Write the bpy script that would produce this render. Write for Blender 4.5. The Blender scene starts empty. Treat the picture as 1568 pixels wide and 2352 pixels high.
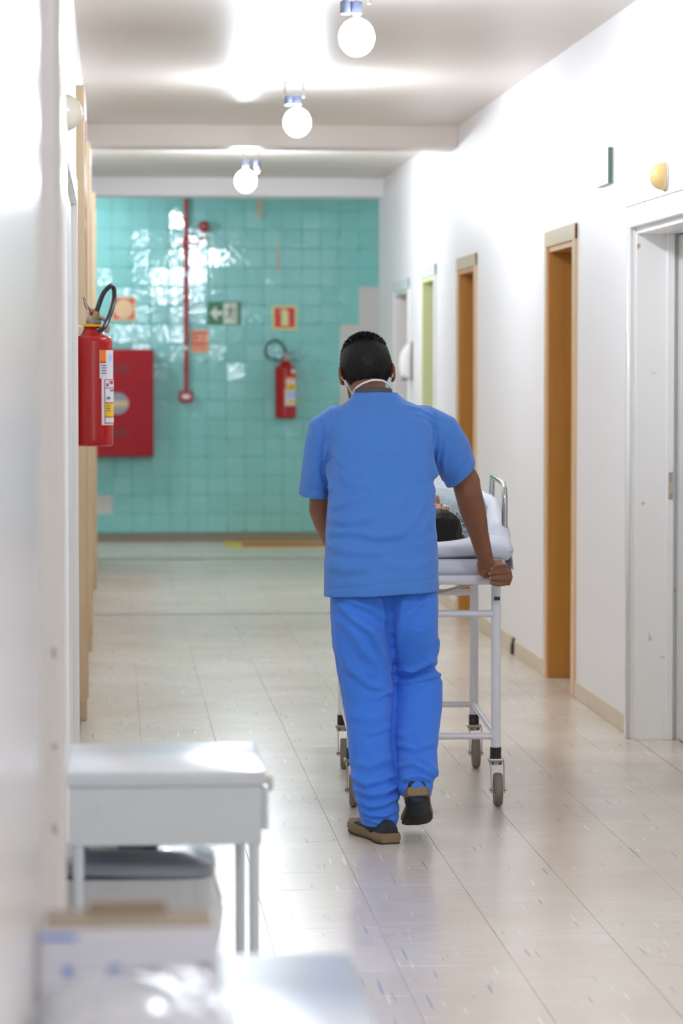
import bpy, bmesh, math, random
import numpy as np
from mathutils import Vector, Matrix, noise
random.seed(7)
SC = bpy.context.scene
COL = SC.collection
PI = math.pi

# ------------------------------------------------------------------ camera
cam = bpy.data.cameras.new('camera')
cam.sensor_width = 36; cam.sensor_height = 36; cam.sensor_fit = 'AUTO'
cam.lens = 107.14
cam.clip_start = 0.05
cam.dof.use_dof = True
cam.dof.focus_distance = 9.85
cam.dof.aperture_fstop = 4.2
camo = bpy.data.objects.new('camera', cam)
COL.objects.link(camo)
camo.location = (0, 0, 1.5)
camo.rotation_euler = (math.radians(90 - 2.6828), 0, math.radians(-4.2926))
SC.camera = camo

# ------------------------------------------------------------------ world, exposure
w = bpy.data.worlds.new('world'); SC.world = w; w.use_nodes = True
w.node_tree.nodes['Background'].inputs[0].default_value = (0.9, 0.95, 1, 1)
w.node_tree.nodes['Background'].inputs[1].default_value = 0.05
SC.view_settings.view_transform = 'Standard'
SC.view_settings.look = 'None'
SC.view_settings.gamma = 1
SC.view_settings.use_curve_mapping = False
SC.view_settings.exposure = 0.0
SC.cycles.max_bounces = 10
SC.cycles.diffuse_bounces = 6
SC.cycles.glossy_bounces = 4
SC.cycles.transmission_bounces = 6
SC.cycles.sample_clamp_indirect = 6
SC.cycles.caustics_reflective = False
SC.cycles.caustics_refractive = False
BULB = 430.0          # radiance of a lit bulb

# ------------------------------------------------------------------ materials
def srgb(r, g, b):
    def f(c):
        c /= 255.0
        return c / 12.92 if c <= 0.04045 else ((c + 0.055) / 1.055) ** 2.4
    return (f(r), f(g), f(b), 1)

def mat(name, col, rough=0.5, metal=0.0, spec=0.5, trans=0.0, coat=0.0, sheen=0.0,
        var=0.0, vscale=3.0, bump=0.0, bscale=60.0, emit=None, alpha=1.0, stretch=None):
    m = bpy.data.materials.new(name); m.use_nodes = True
    nt = m.node_tree; N = nt.nodes; L = nt.links
    b = N['Principled BSDF']
    c = srgb(*col)
    b.inputs['Base Color'].default_value = c
    b.inputs['Roughness'].default_value = rough
    b.inputs['Metallic'].default_value = metal
    b.inputs['Specular IOR Level'].default_value = spec
    b.inputs['Transmission Weight'].default_value = trans
    b.inputs['Coat Weight'].default_value = coat
    b.inputs['Sheen Weight'].default_value = sheen
    b.inputs['Alpha'].default_value = alpha
    if emit:
        b.inputs['Emission Color'].default_value = (0.92, 0.985, 1.10, 1)
        b.inputs['Emission Strength'].default_value = emit
    if var or bump:
        geo = N.new('ShaderNodeNewGeometry')
        src = geo.outputs['Position']
        if stretch:
            mp = N.new('ShaderNodeMapping'); mp.inputs['Scale'].default_value = stretch
            L.new(src, mp.inputs['Vector']); src = mp.outputs['Vector']
    if var:
        n = N.new('ShaderNodeTexNoise'); n.inputs['Scale'].default_value = vscale
        n.inputs['Detail'].default_value = 5
        L.new(src, n.inputs['Vector'])
        mx = N.new('ShaderNodeMix'); mx.data_type = 'RGBA'
        mx.inputs['A'].default_value = tuple(x * (1 - var) for x in c[:3]) + (1,)
        mx.inputs['B'].default_value = tuple(min(1, x * (1 + var)) for x in c[:3]) + (1,)
        L.new(n.outputs['Fac'], mx.inputs['Factor'])
        L.new(mx.outputs['Result'], b.inputs['Base Color'])
    if bump:
        n2 = N.new('ShaderNodeTexNoise'); n2.inputs['Scale'].default_value = bscale
        n2.inputs['Detail'].default_value = 3
        L.new(src, n2.inputs['Vector'])
        bp = N.new('ShaderNodeBump'); bp.inputs['Strength'].default_value = bump
        bp.inputs['Distance'].default_value = 0.01
        L.new(n2.outputs['Fac'], bp.inputs['Height'])
        L.new(bp.outputs['Normal'], b.inputs['Normal'])
    return m

def floor_material():
    m = bpy.data.materials.new('vinyl_tile'); m.use_nodes = True
    nt = m.node_tree; N = nt.nodes; L = nt.links; b = N['Principled BSDF']
    geo = N.new('ShaderNodeNewGeometry'); oi = N.new('ShaderNodeObjectInfo')
    def nz(scale, st, det=3, rot=0):
        mp = N.new('ShaderNodeMapping'); mp.inputs['Scale'].default_value = st
        mp.inputs['Rotation'].default_value = (0, 0, rot)
        L.new(geo.outputs['Position'], mp.inputs['Vector'])
        n = N.new('ShaderNodeTexNoise'); n.inputs['Scale'].default_value = scale
        n.inputs['Detail'].default_value = det
        L.new(mp.outputs['Vector'], n.inputs['Vector']); return n.outputs['Fac']
    def ramp(src, a, c):
        r = N.new('ShaderNodeMapRange'); r.inputs['From Min'].default_value = a
        r.inputs['From Max'].default_value = c; r.clamp = True
        L.new(src, r.inputs['Value']); return r.outputs['Result']
    def mix(f, A, B):
        x = N.new('ShaderNodeMix'); x.data_type = 'RGBA'
        if isinstance(f, float): x.inputs['Factor'].default_value = f
        else: L.new(f, x.inputs['Factor'])
        for k, v in (('A', A), ('B', B)):
            if isinstance(v, tuple): x.inputs[k].default_value = v
            else: L.new(v, x.inputs[k])
        return x.outputs['Result']
    c = mix(ramp(oi.outputs['Random'], 0, 1), srgb(216, 207, 193), srgb(222, 213, 200))
    c = mix(ramp(nz(1.6, (1, 1, 1), 5), .35, .75), c, srgb(204, 192, 174))          # yellowed wear
    c = mix(ramp(nz(9, (1, 3.0, 1), 6), .45, .8), c, srgb(208, 199, 184))
    c = mix(ramp(nz(80, (1, .042, 1), 1, .04), .70, .74), c, srgb(172, 173, 180))      # blue grey flecks
    c = mix(ramp(nz(70, (1, .045, 1), 1, -.05), .71, .76), c, srgb(236, 229, 216))     # pale flecks
    c = mix(ramp(nz(95, (1, .6, 1), 1), .80, .82), c, srgb(96, 94, 96))               # tiny dark specks
    L.new(c, b.inputs['Base Color'])
    b.inputs['Roughness'].default_value = .255
    b.inputs['Specular IOR Level'].default_value = 0.55
    bp = N.new('ShaderNodeBump'); bp.inputs['Strength'].default_value = .04; bp.inputs['Distance'].default_value = .01
    L.new(nz(40, (1, 1.6, 1), 3), bp.inputs['Height']); L.new(bp.outputs['Normal'], b.inputs['Normal'])
    return m

def tile_material():
    m = bpy.data.materials.new('teal_glaze'); m.use_nodes = True
    nt = m.node_tree; N = nt.nodes; L = nt.links; b = N['Principled BSDF']
    oi = N.new('ShaderNodeObjectInfo')
    x = N.new('ShaderNodeMix'); x.data_type = 'RGBA'
    x.inputs['A'].default_value = srgb(132, 198, 193); x.inputs['B'].default_value = srgb(136, 202, 198)
    L.new(oi.outputs['Random'], x.inputs['Factor']); L.new(x.outputs['Result'], b.inputs['Base Color'])
    b.inputs['Roughness'].default_value = .075
    geo = N.new('ShaderNodeNewGeometry'); n = N.new('ShaderNodeTexNoise'); n.inputs['Scale'].default_value = 24
    n.inputs['Detail'].default_value = 1
    L.new(geo.outputs['Position'], n.inputs['Vector'])
    bp = N.new('ShaderNodeBump'); bp.inputs['Strength'].default_value = .06; bp.inputs['Distance'].default_value = .02
    L.new(n.outputs['Fac'], bp.inputs['Height']); L.new(bp.outputs['Normal'], b.inputs['Normal'])
    return m

def wood_material(name, a, c, rough=.35):
    m = bpy.data.materials.new(name); m.use_nodes = True
    nt = m.node_tree; N = nt.nodes; L = nt.links; b = N['Principled BSDF']
    geo = N.new('ShaderNodeNewGeometry'); mp = N.new('ShaderNodeMapping')
    mp.inputs['Scale'].default_value = (14, 14, 1.0)
    L.new(geo.outputs['Position'], mp.inputs['Vector'])
    n = N.new('ShaderNodeTexNoise'); n.inputs['Scale'].default_value = 2.2; n.inputs['Detail'].default_value = 6
    n.inputs['Distortion'].default_value = .6
    L.new(mp.outputs['Vector'], n.inputs['Vector'])
    x = N.new('ShaderNodeMix'); x.data_type = 'RGBA'
    x.inputs['A'].default_value = srgb(*a); x.inputs['B'].default_value = srgb(*c)
    L.new(n.outputs['Fac'], x.inputs['Factor']); L.new(x.outputs['Result'], b.inputs['Base Color'])
    b.inputs['Roughness'].default_value = rough
    return m

def worn_paint(name, col, wear, rough=.3, lo=.66, hi=.72):
    """painted white surface with small chips / stains of their own shape"""
    m = mat(name, col, rough)
    nt = m.node_tree; N = nt.nodes; L = nt.links; b = N['Principled BSDF']
    geo = N.new('ShaderNodeNewGeometry')
    n = N.new('ShaderNodeTexNoise'); n.inputs['Scale'].default_value = 14; n.inputs['Detail'].default_value = 6
    L.new(geo.outputs['Position'], n.inputs['Vector'])
    r = N.new('ShaderNodeMapRange'); r.inputs['From Min'].default_value = lo; r.inputs['From Max'].default_value = hi
    L.new(n.outputs['Fac'], r.inputs['Value'])
    x = N.new('ShaderNodeMix'); x.data_type = 'RGBA'
    x.inputs['A'].default_value = srgb(*col); x.inputs['B'].default_value = srgb(*wear)
    L.new(r.outputs['Result'], x.inputs['Factor']); L.new(x.outputs['Result'], b.inputs['Base Color'])
    return m

def plastic_film(name, tint=(235, 238, 242), alpha=.45):
    m = bpy.data.materials.new(name); m.use_nodes = True
    nt = m.node_tree; N = nt.nodes; L = nt.links; b = N['Principled BSDF']
    b.inputs['Base Color'].default_value = srgb(*tint)
    b.inputs['Roughness'].default_value = .18
    b.inputs['Alpha'].default_value = alpha
    return m

def weave(name, col, rough=.85):
    m = mat(name, col, rough, var=.05, vscale=9, bump=.42, bscale=16, sheen=.15, spec=.25, stretch=(.7, 1, 1.5))
    return m

M = dict(
    floor=floor_material(), tile=tile_material(),
    wall=mat('white_wall_paint', (235, 235, 236), .45, var=.015, vscale=1.2, bump=.05, bscale=18),
    wall_l=mat('cream_wall_paint', (226, 221, 216), .25, bump=.03, bscale=12),
    ceil=mat('ceiling_paint', (218, 209, 199), .36, var=.02, vscale=1.5, bump=.02, bscale=6, spec=.5),
    grout=mat('tile_grout', (140, 190, 182), .6),
    plaster=mat('bare_plaster', (206, 202, 198), .8, var=.05, vscale=20, bump=.3, bscale=70),
    scar=mat('peach_plaster', (196, 180, 156), .8),
    granite=mat('granite_base', (138, 126, 112), .4, var=.35, vscale=90),
    joint=mat('floor_joint', (112, 102, 90), .7),
    skirt=mat('beige_skirting', (206, 193, 168), .4, var=.08, vscale=6),
    skirt_d=mat('grey_skirting', (104, 100, 96), .5),
    white=mat('white_gloss_paint', (228, 227, 224), .22, coat=.2),
    worn=worn_paint('worn_white_paint', (238, 237, 234), (184, 160, 128), .3, .70, .76),
    tablewhite=worn_paint('table_enamel', (216, 223, 227), (140, 132, 118), .2, .74, .78),
    tan=wood_material('tan_frame_wood', (178, 154, 118), (194, 172, 138), .3),
    brown=wood_material('brown_door_wood', (178, 116, 42), (198, 142, 66), .35),
    casing=wood_material('pale_casing_wood', (212, 174, 130), (224, 190, 150), .22),
    green=mat('pale_green_paint', (226, 234, 180), .45),
    palebl=mat('pale_blue_paint', (206, 220, 224), .4),
    dark=mat('dark_room', (70, 74, 74), .8),
    red=mat('red_enamel', (160, 18, 16), .26, spec=.35, var=.06, vscale=8),
    redcab=mat('red_cabinet_paint', (158, 18, 32), .5, spec=.3),
    redcab_d=mat('red_cabinet_louvre', (132, 14, 20), .4),
    redpipe=mat('red_pipe_paint', (170, 36, 48), .35),
    black=mat('black_rubber', (22, 22, 26), .35),
    hose=mat('grey_hose', (70, 82, 84), .4),
    brass=mat('dull_brass', (150, 128, 72), .4, metal=.6),
    alloy=mat('cast_alloy', (150, 138, 132), .4, metal=.5),
    steel=mat('steel', (176, 174, 168), .25, metal=.9),
    chrome=mat('chrome', (200, 200, 198), .12, metal=1),
    label_w=mat('label_white', (214, 210, 214), .4),
    label_y=mat('label_yellow', (222, 178, 10), .4),
    label_o=mat('label_orange', (232, 120, 10), .4),
    label_r=mat('label_red', (170, 40, 44), .4),
    label_b=mat('label_blue', (168, 184, 220), .4),
    label_g=mat('label_green', (50, 120, 80), .4),
    ink=mat('label_ink', (96, 88, 96), .5),
    sign_red=mat('sign_red', (206, 32, 36), .35), sign_cream=mat('sign_cream', (224, 208, 160), .4),
    sign_lime=mat('sign_pale_lime', (214, 220, 150), .4), sign_green=mat('sign_green', (6, 104, 62), .35),
    sign_lit=mat('lit_sign_face', (235, 240, 236), .3, emit=.9), sign_white=mat('sign_white', (216, 222, 208), .4), sign_peach=mat('sign_peach', (232, 170, 132), .4),
    yellow=mat('floor_yellow', (226, 190, 44), .35), brick=mat('floor_red', (190, 96, 60), .4),
    dome=mat('opal_plastic', (232, 226, 206), .25, coat=.3), dome_y=mat('aged_opal_plastic', (232, 200, 136), .3, coat=.3),
    bulb=mat('lit_bulb', (255, 255, 255), .4, emit=BULB * .74), bulb2=mat('lit_bulb_strong', (255, 255, 255), .4, emit=BULB * .62), bulb3=mat('lit_bulb_boosted', (255, 255, 255), .4, emit=BULB * .95),  # last one boosted to lighten the far end of the corridor
    porcelain=mat('white_porcelain', (220, 220, 216), .3),
    socket=mat('dark_socket', (52, 56, 74), .4),
    lampmetal=mat('lamp_metal', (120, 118, 118), .3, metal=.7),
    frame_white=mat('gurney_enamel', (224, 224, 228), .25, coat=.3),
    rubber=mat('tyre_rubber', (128, 116, 104), .6), hub=mat('wheel_hub', (120, 120, 122), .45),
    zinc=mat('zinc_plate', (168, 164, 154), .35, metal=.7),
    sheet=mat('white_sheet', (220, 224, 232), .8, var=.02, bump=.1, bscale=200, spec=.2),
    pillow=mat('pillow_cotton', (214, 218, 226), .8, var=.02, bump=.08, bscale=160, spec=.2),
    skin=mat('skin_brown', (124, 78, 50), .5, var=.12, vscale=30, bump=.05, bscale=220),
    skin2=mat('skin_tan', (166, 116, 88), .5, var=.08, vscale=30),
    nail=mat('nail', (150, 104, 84), .35),
    hair=mat('black_hair', (18, 15, 14), .55, spec=.3), hair2=mat('dark_brown_hair', (22, 16, 15), .6, spec=.25),
    shirt=weave('scrub_top_blue', (70, 123, 200)), pants=weave('scrub_trouser_blue', (60, 120, 220)),
    tee=mat('grey_cotton', (74, 78, 84), .85),
    mask=mat('white_mask', (224, 224, 228), .7), eye=mat('eye_white', (225, 222, 215), .2), iris=mat('iris', (40, 26, 18), .2),
    shoe=mat('navy_knit', (34, 42, 52), .8, bump=.2, bscale=300), sole=mat('tan_sole', (124, 102, 72), .6, bump=.15, bscale=120),
    outsole=mat('black_outsole', (46, 42, 38), .7, bump=.3, bscale=90),
    bin=mat('grey_bin_plastic', (122, 128, 136), .35), binlid=mat('bin_lid_plastic', (146, 153, 164), .3, coat=.3),
    film=plastic_film('clear_bag_film', (236, 238, 240), .72), film2=plastic_film('wrap_film', (228, 228, 232), .5),
    carton=mat('white_carton', (206, 203, 208), .55), kraft=mat('kraft_card', (150, 134, 112), .7),
    logo=mat('logo_blue', (64, 112, 190), .5), wadding=mat('white_pack', (204, 203, 206), .5),
    knob=mat('ivory_knob', (222, 218, 204), .35), darkstrap=mat('black_strap', (24, 24, 28), .6),
)
def gown_material():
    m = bpy.data.materials.new('patterned_gown'); m.use_nodes = True
    nt = m.node_tree; N = nt.nodes; L = nt.links; b = N['Principled BSDF']
    geo = N.new('ShaderNodeNewGeometry')
    v = N.new('ShaderNodeTexVoronoi'); v.inputs['Scale'].default_value = 120; v.inputs['Randomness'].default_value = .25
    L.new(geo.outputs['Position'], v.inputs['Vector'])
    r = N.new('ShaderNodeMapRange'); r.inputs['From Min'].default_value = .22; r.inputs['From Max'].default_value = .34
    L.new(v.outputs['Distance'], r.inputs['Value'])
    x = N.new('ShaderNodeMix'); x.data_type = 'RGBA'
    x.inputs['A'].default_value = srgb(132, 146, 152); x.inputs['B'].default_value = srgb(184, 196, 202)
    L.new(r.outputs['Result'], x.inputs['Factor']); L.new(x.outputs['Result'], b.inputs['Base Color'])
    b.inputs['Roughness'].default_value = .85; b.inputs['Specular IOR Level'].default_value = .2
    return m
M['gown'] = gown_material()

# ------------------------------------------------------------------ helpers
def obj(name, bm, m, parent=None, smooth=False, angle=None):
    if isinstance(bm, bmesh.types.BMesh):
        me = bpy.data.meshes.new(name); bmesh.ops.recalc_face_normals(bm, faces=bm.faces[:]); bm.to_mesh(me); bm.free()
    else:
        me = bm; me.name = name
    if isinstance(m, (list, tuple)):
        for k in m: me.materials.append(k)
    elif m: 
        me.materials.clear(); me.materials.append(m)
    if smooth:
        me.polygons.foreach_set('use_smooth', [True] * len(me.polygons))
        if angle:
            me.set_sharp_from_angle(angle=math.radians(angle))
    o = bpy.data.objects.new(name, me); COL.objects.link(o)
    if parent is not None: adopt(o, parent)
    return o

def adopt(o, parent):
    o.parent = parent
    mtx = parent.matrix_basis.copy()
    p = parent.parent
    if p is not None: mtx = p.matrix_basis @ parent.matrix_parent_inverse @ mtx if False else Matrix.Identity(4)
    o.matrix_parent_inverse = mtx.inverted()

def tag(o, label, cat, group=None, kind=None):
    o['label'] = label; o['category'] = cat
    if group: o['group'] = group
    if kind: o['kind'] = kind
    return o

def thing(name, label, cat, loc, group=None):
    o = bpy.data.objects.new(name, None); COL.objects.link(o); o.location = loc
    o.empty_display_size = .1
    return tag(o, label, cat, group)

def struct(name, bm, m, label=None, smooth=False, angle=None):
    o = obj(name, bm, m, None, smooth, angle); o['kind'] = 'structure'
    o['label'] = label or name.replace('_', ' '); o['category'] = name.split('_')[0]
    return o

def sroot(name, label, loc):
    o = bpy.data.objects.new(name, None); COL.objects.link(o); o.location = loc
    o['kind'] = 'structure'; o['label'] = label; o['category'] = name.split('_')[0]
    return o

def box(bm, x0, x1, y0, y1, z0, z1, bev=0, seg=2, mi=0, mtx=None):
    vs = [bm.verts.new((x, y, z)) for x in (x0, x1) for y in (y0, y1) for z in (z0, z1)]
    fs = []
    for q in ((0, 1, 3, 2), (4, 6, 7, 5), (0, 4, 5, 1), (2, 3, 7, 6), (0, 2, 6, 4), (1, 5, 7, 3)):
        f = bm.faces.new([vs[i] for i in q]); f.material_index = mi; fs.append(f)
    if bev:
        es = list({e for f in fs for e in f.edges})
        r = bmesh.ops.bevel(bm, geom=es, offset=bev, segments=seg, profile=.5, affect='EDGES')
        vs = list({v for f in r['faces'] for v in f.verts} | {v for v in vs if v.is_valid})
    if mtx is not None:
        bmesh.ops.transform(bm, matrix=mtx, verts=[v for v in vs if v.is_valid])
    return vs

def B(*a, **k):
    bm = bmesh.new(); box(bm, *a, **k); return bm

def frame_of(d):
    d = Vector(d).normalized()
    a = Vector((0, 0, 1)) if abs(d.z) < .9 else Vector((1, 0, 0))
    u = d.cross(a).normalized(); v = d.cross(u).normalized()
    return u, v

def ring(bm, c, a, b, n=16, e=2.0):
    vs = []
    for i in range(n):
        t = 2 * PI * i / n; ct, st = math.cos(t), math.sin(t)
        k = 2.0 / e
        vs.append(bm.verts.new(Vector(c) + Vector(a) * (abs(ct) ** k * (1 if ct >= 0 else -1)) + Vector(b) * (abs(st) ** k * (1 if st >= 0 else -1))))
    return vs

def skinr(bm, rings, caps=True, mi=0):
    for p, q in zip(rings, rings[1:]):
        n = len(p)
        for i in range(n):
            f = bm.faces.new((p[i], p[(i + 1) % n], q[(i + 1) % n], q[i])); f.material_index = mi
    if caps:
        for r in (rings[0], rings[-1]):
            try:
                f = bm.faces.new(r); f.material_index = mi
            except ValueError: pass

def loft(bm, rows, n=24, e=2.0, caps=True):
    """rows: (center, a, b)"""
    skinr(bm, [ring(bm, c, a, b, n, e) for c, a, b in rows], caps)

def cyl(bm, p0, p1, r0, r1=None, n=16, caps=True, mi=0):
    r1 = r0 if r1 is None else r1
    u, v = frame_of(Vector(p1) - Vector(p0))
    skinr(bm, [ring(bm, p0, u * r0, v * r0, n), ring(bm, p1, u * r1, v * r1, n)], caps, mi)

def tube(bm, pts, r, n=10, closed=False, caps=True, mi=0):
    pts = [Vector(p) for p in pts]
    N = len(pts); rr = r if isinstance(r, (list, tuple)) else [r] * N
    rings = []; u = None
    for i, p in enumerate(pts):
        if closed: d = pts[(i + 1) % N] - pts[i - 1]
        else: d = pts[min(i + 1, N - 1)] - pts[max(i - 1, 0)]
        d.normalize()
        if u is None: u, v = frame_of(d)
        else:
            u = (u - d * u.dot(d)).normalized(); v = d.cross(u).normalized()
        rings.append(ring(bm, p, u * rr[i], v * rr[i], n))
    if closed: rings.append(rings[0]); caps = False
    skinr(bm, rings, caps, mi)

def smooth_path(pts, k=6):
    """Catmull-Rom"""
    P = [Vector(p) for p in pts]; out = []
    for i in range(len(P) - 1):
        a = P[max(i - 1, 0)]; b = P[i]; c = P[i + 1]; d = P[min(i + 2, len(P) - 1)]
        for j in range(k):
            t = j / k
            out.append(.5 * ((2 * b) + (c - a) * t + (2 * a - 5 * b + 4 * c - d) * t * t + (3 * b - a - 3 * c + d) * t ** 3))
    out.append(P[-1]); return out

def lathe(bm, prof, c, axis=(0, 0, 1), n=24, caps=True, mi=0):
    ax = Vector(axis).normalized(); u, v = frame_of(ax)
    skinr(bm, [ring(bm, Vector(c) + ax * h, u * max(r, 1e-5), v * max(r, 1e-5), n) for r, h in prof], caps, mi)

def ellipsoid(bm, c, a, b, d, nu=20, nv=12):
    c = Vector(c); a = Vector(a); b = Vector(b); d = Vector(d)
    rows = []
    for j in range(1, nv):
        t = PI * j / nv
        rows.append((c + d * math.cos(t), a * math.sin(t), b * math.sin(t)))
    rings = [ring(bm, *r, nu) for r in rows]
    skinr(bm, rings, False)
    for rg, p in ((rings[0], c + d), (rings[-1], c - d)):
        t = bm.verts.new(p)
        for i in range(nu): bm.faces.new((rg[i], rg[(i + 1) % nu], t))

def capsule(bm, p0, p1, r0, r1, n=16):
    p0 = Vector(p0); p1 = Vector(p1); d = (p1 - p0)
    L = d.length
    if L < 1e-6: return
    d.normalize(); u, v = frame_of(d)
    rows = []
    for j in range(1, 5):
        t = PI / 2 * j / 4; rows.append((p0 - d * r0 * math.cos(t), r0 * math.sin(t)))
    for j in range(0, 4):
        t = PI / 2 * j / 4; rows.append((p1 + d * r1 * math.sin(t), r1 * math.cos(t)))
    skinr(bm, [ring(bm, c, u * r, v * r, n) for c, r in rows], True)

def chain(bm, pts):
    """pts: (pos, radius)"""
    for (a, ra), (b, rb) in zip(pts, pts[1:]): capsule(bm, a, b, ra, rb)

def remesh(bm, vox, iters=4, fac=.5):
    me = bpy.data.meshes.new('tmp'); bmesh.ops.recalc_face_normals(bm, faces=bm.faces[:]); bm.to_mesh(me); bm.free()
    o = bpy.data.objects.new('tmp', me); COL.objects.link(o)
    r = o.modifiers.new('r', 'REMESH'); r.mode = 'VOXEL'; r.voxel_size = vox
    if iters:
        s = o.modifiers.new('s', 'SMOOTH'); s.iterations = iters; s.factor = fac
    dg = bpy.context.evaluated_depsgraph_get(); dg.update()
    new = bpy.data.meshes.new_from_object(o.evaluated_get(dg))
    bpy.data.objects.remove(o); bpy.data.meshes.remove(me)
    return new

def get_vn(me):
    n = len(me.vertices); co = np.empty(n * 3); no = np.empty(n * 3)
    me.vertices.foreach_get('co', co); me.vertices.foreach_get('normal', no)
    return co.reshape(-1, 3), no.reshape(-1, 3)

def set_v(me, co):
    me.vertices.foreach_set('co', co.reshape(-1)); me.update()

def solidify(me, t):
    o = bpy.data.objects.new('tmp', me); COL.objects.link(o)
    s = o.modifiers.new('s', 'SOLIDIFY'); s.thickness = t; s.offset = -1
    dg = bpy.context.evaluated_depsgraph_get(); dg.update()
    new = bpy.data.meshes.new_from_object(o.evaluated_get(dg))
    bpy.data.objects.remove(o)
    return new

def cut(me, planes, xok=lambda p, c: True):
    """remove the closing cap faces of a garment: (centre, normal, radius)"""
    bm = bmesh.new(); bm.from_mesh(me)
    dead = []
    pl = [(Vector(c), Vector(n).normalized(), r) for c, n, r in planes]
    for f in bm.faces:
        p = f.calc_center_median()
        for c, n, r in pl:
            q = p - c
            if q.dot(n) > -.004 and q.length < r and (len(pl) < 1 or xok(p, c)):
                dead.append(f); break
    bmesh.ops.delete(bm, geom=dead, context='FACES')
    me2 = bpy.data.meshes.new('cut'); bm.to_mesh(me2); bm.free()
    return me2

# ------------------------------------------------------------------ the corridor shell
XL, XR, H = -.15, 2.11, 2.985
YB, YE, YW = -3.2, 24.15, 26.58
# floor slab and its tiles
slab = B(-4.2, 6.0, YB - .1, YW + .3, -.2, -.0012)
floor = struct('floor', slab, M['joint'], 'beige vinyl tiled corridor floor')
def tile_mesh(sx, sy, b=.0007, h=.003):
    bm = bmesh.new()
    x, y = sx / 2, sy / 2
    o = [bm.verts.new(p) for p in ((-x, -y, -h), (x, -y, -h), (x, y, -h), (-x, y, -h))]
    m_ = [bm.verts.new(p) for p in ((-x, -y, -b), (x, -y, -b), (x, y, -b), (-x, y, -b))]
    t = [bm.verts.new(p) for p in ((-x + b, -y + b, 0), (x - b, -y + b, 0), (x - b, y - b, 0), (-x + b, y - b, 0))]
    for i in range(4):
        j = (i + 1) % 4
        bm.faces.new((o[i], o[j], m_[j], m_[i])); bm.faces.new((m_[i], m_[j], t[j], t[i]))
    bm.faces.new(t)
    me = bpy.data.meshes.new('tile'); bm.to_mesh(me); bm.free(); return me
edges = [XL + .002] + [.11 + .3 * k for k in range(7)] + [XR - .002]
rowoff = [0, 0, -.06, 0, .06, 0, .02, 0]
tmesh = {}
nt_ = 0; far = bmesh.new()
for ci in range(len(edges) - 1):
    x0, x1 = edges[ci], edges[ci + 1]
    wdt = x1 - x0
    key = round(wdt, 3)
    if key not in tmesh:
        tmesh[key] = tile_mesh(wdt - .0009, .3 - .0009); tmesh[key].materials.append(M['floor'])
    y = 6.37 + rowoff[ci]
    for k in range(-32, 59):
        yc = y + .15 + .3 * k
        if not YB < yc < YE - .1: continue
        if 1 <= k <= 37 and nt_ < 300:
            o = bpy.data.objects.new('tile', tmesh[key]); COL.objects.link(o)
            o.location = ((x0 + x1) / 2, yc, random.uniform(-.0002, .0002))
            o.rotation_euler = (random.gauss(0, .0007), random.gauss(0, .0007), 0)
            o.parent = floor; nt_ += 1
        else:
            box(far, x0 + .0005, x1 - .0005, yc - .1495, yc + .1495, -.003, random.uniform(-.0002, .0002))
fo = obj('tile_field', far, M['floor'], floor); fo['kind'] = 'stuff'
cross = bmesh.new()
for i in range(-13, 19):
    for j in range(8):
        y0 = YE + .03 + j * .3
        box(cross, i * .3 + .0006, i * .3 + .2994, y0, min(y0 + .2994, YW), -.003, random.uniform(-.0002, .0002))
fo = obj('tile_field', cross, M['floor'], floor); fo['kind'] = 'stuff'
rooms = bmesh.new()
box(rooms, XR + .001, 5.9, YB, YE, -.003, -.0005); box(rooms, -1.2, XL - .001, YB, YE, -.003, -.0005)
obj('side_floor', rooms, M['floor'], floor)
obj('threshold_strip', B(XL, XR, YE - .07, YE + .025, -.002, .001), M['joint'], floor)
fo = obj('grey_floor_strip', B(XL, XR, 18.62, 18.66, -.002, .0012), M['skirt_d'], floor)  # thin grey strip laid across the floor tiles

struct('ceiling', B(-4.2, 6.0, YB - .1, YW + .3, H, H + .15), M['ceil'], 'white painted ceiling')
bm = bmesh.new(); box(bm, XL - .2, XR + .0, 18.62, 18.95, 2.853, H + .02, .004)
struct('trim_1', bm, M['ceil'], 'nearer white ceiling beam across the corridor')
bm = bmesh.new(); box(bm, XL - .2, XR + .25, 23.76, YE, 2.845, H + .02, .004)
struct('trim_2', bm, M['wall'], 'far white lintel at the end of the corridor')

# right wall with its doorways: (y0, y1, top) of the openings
OPEN_R = [(10.6, 12.20, 2.07), (13.86, 14.68, 2.09), (17.68, 18.50, 2.10), (19.90, 20.73, 2.115), (21.72, 22.76, 2.075)]
bm = bmesh.new(); y = YB
for y0, y1, t in OPEN_R:
    box(bm, XR, XR + .16, y, y0, 0, H); box(bm, XR, XR + .16, y0, y1, t, H); y = y1
box(bm, XR, XR + .16, y, YE, 0, H)
struct('wall_right', bm, M['wall'], 'white painted right corridor wall')
struct('wall_outer', B(3.6, 3.7, YB, YE, 0, H), M['wall'], 'wall of the rooms beyond the right doorways')
bm = bmesh.new()
for y in (12.9, 15.5, 19.3, 21.3): box(bm, XR + .16, 3.6, y - .05, y + .05, 0, H)
box(bm, XR + .16, 6.0, YE - .15, YE, 0, H)
struct('wall_partition', bm, M['wall'], 'partitions between the rooms on the right')

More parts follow.
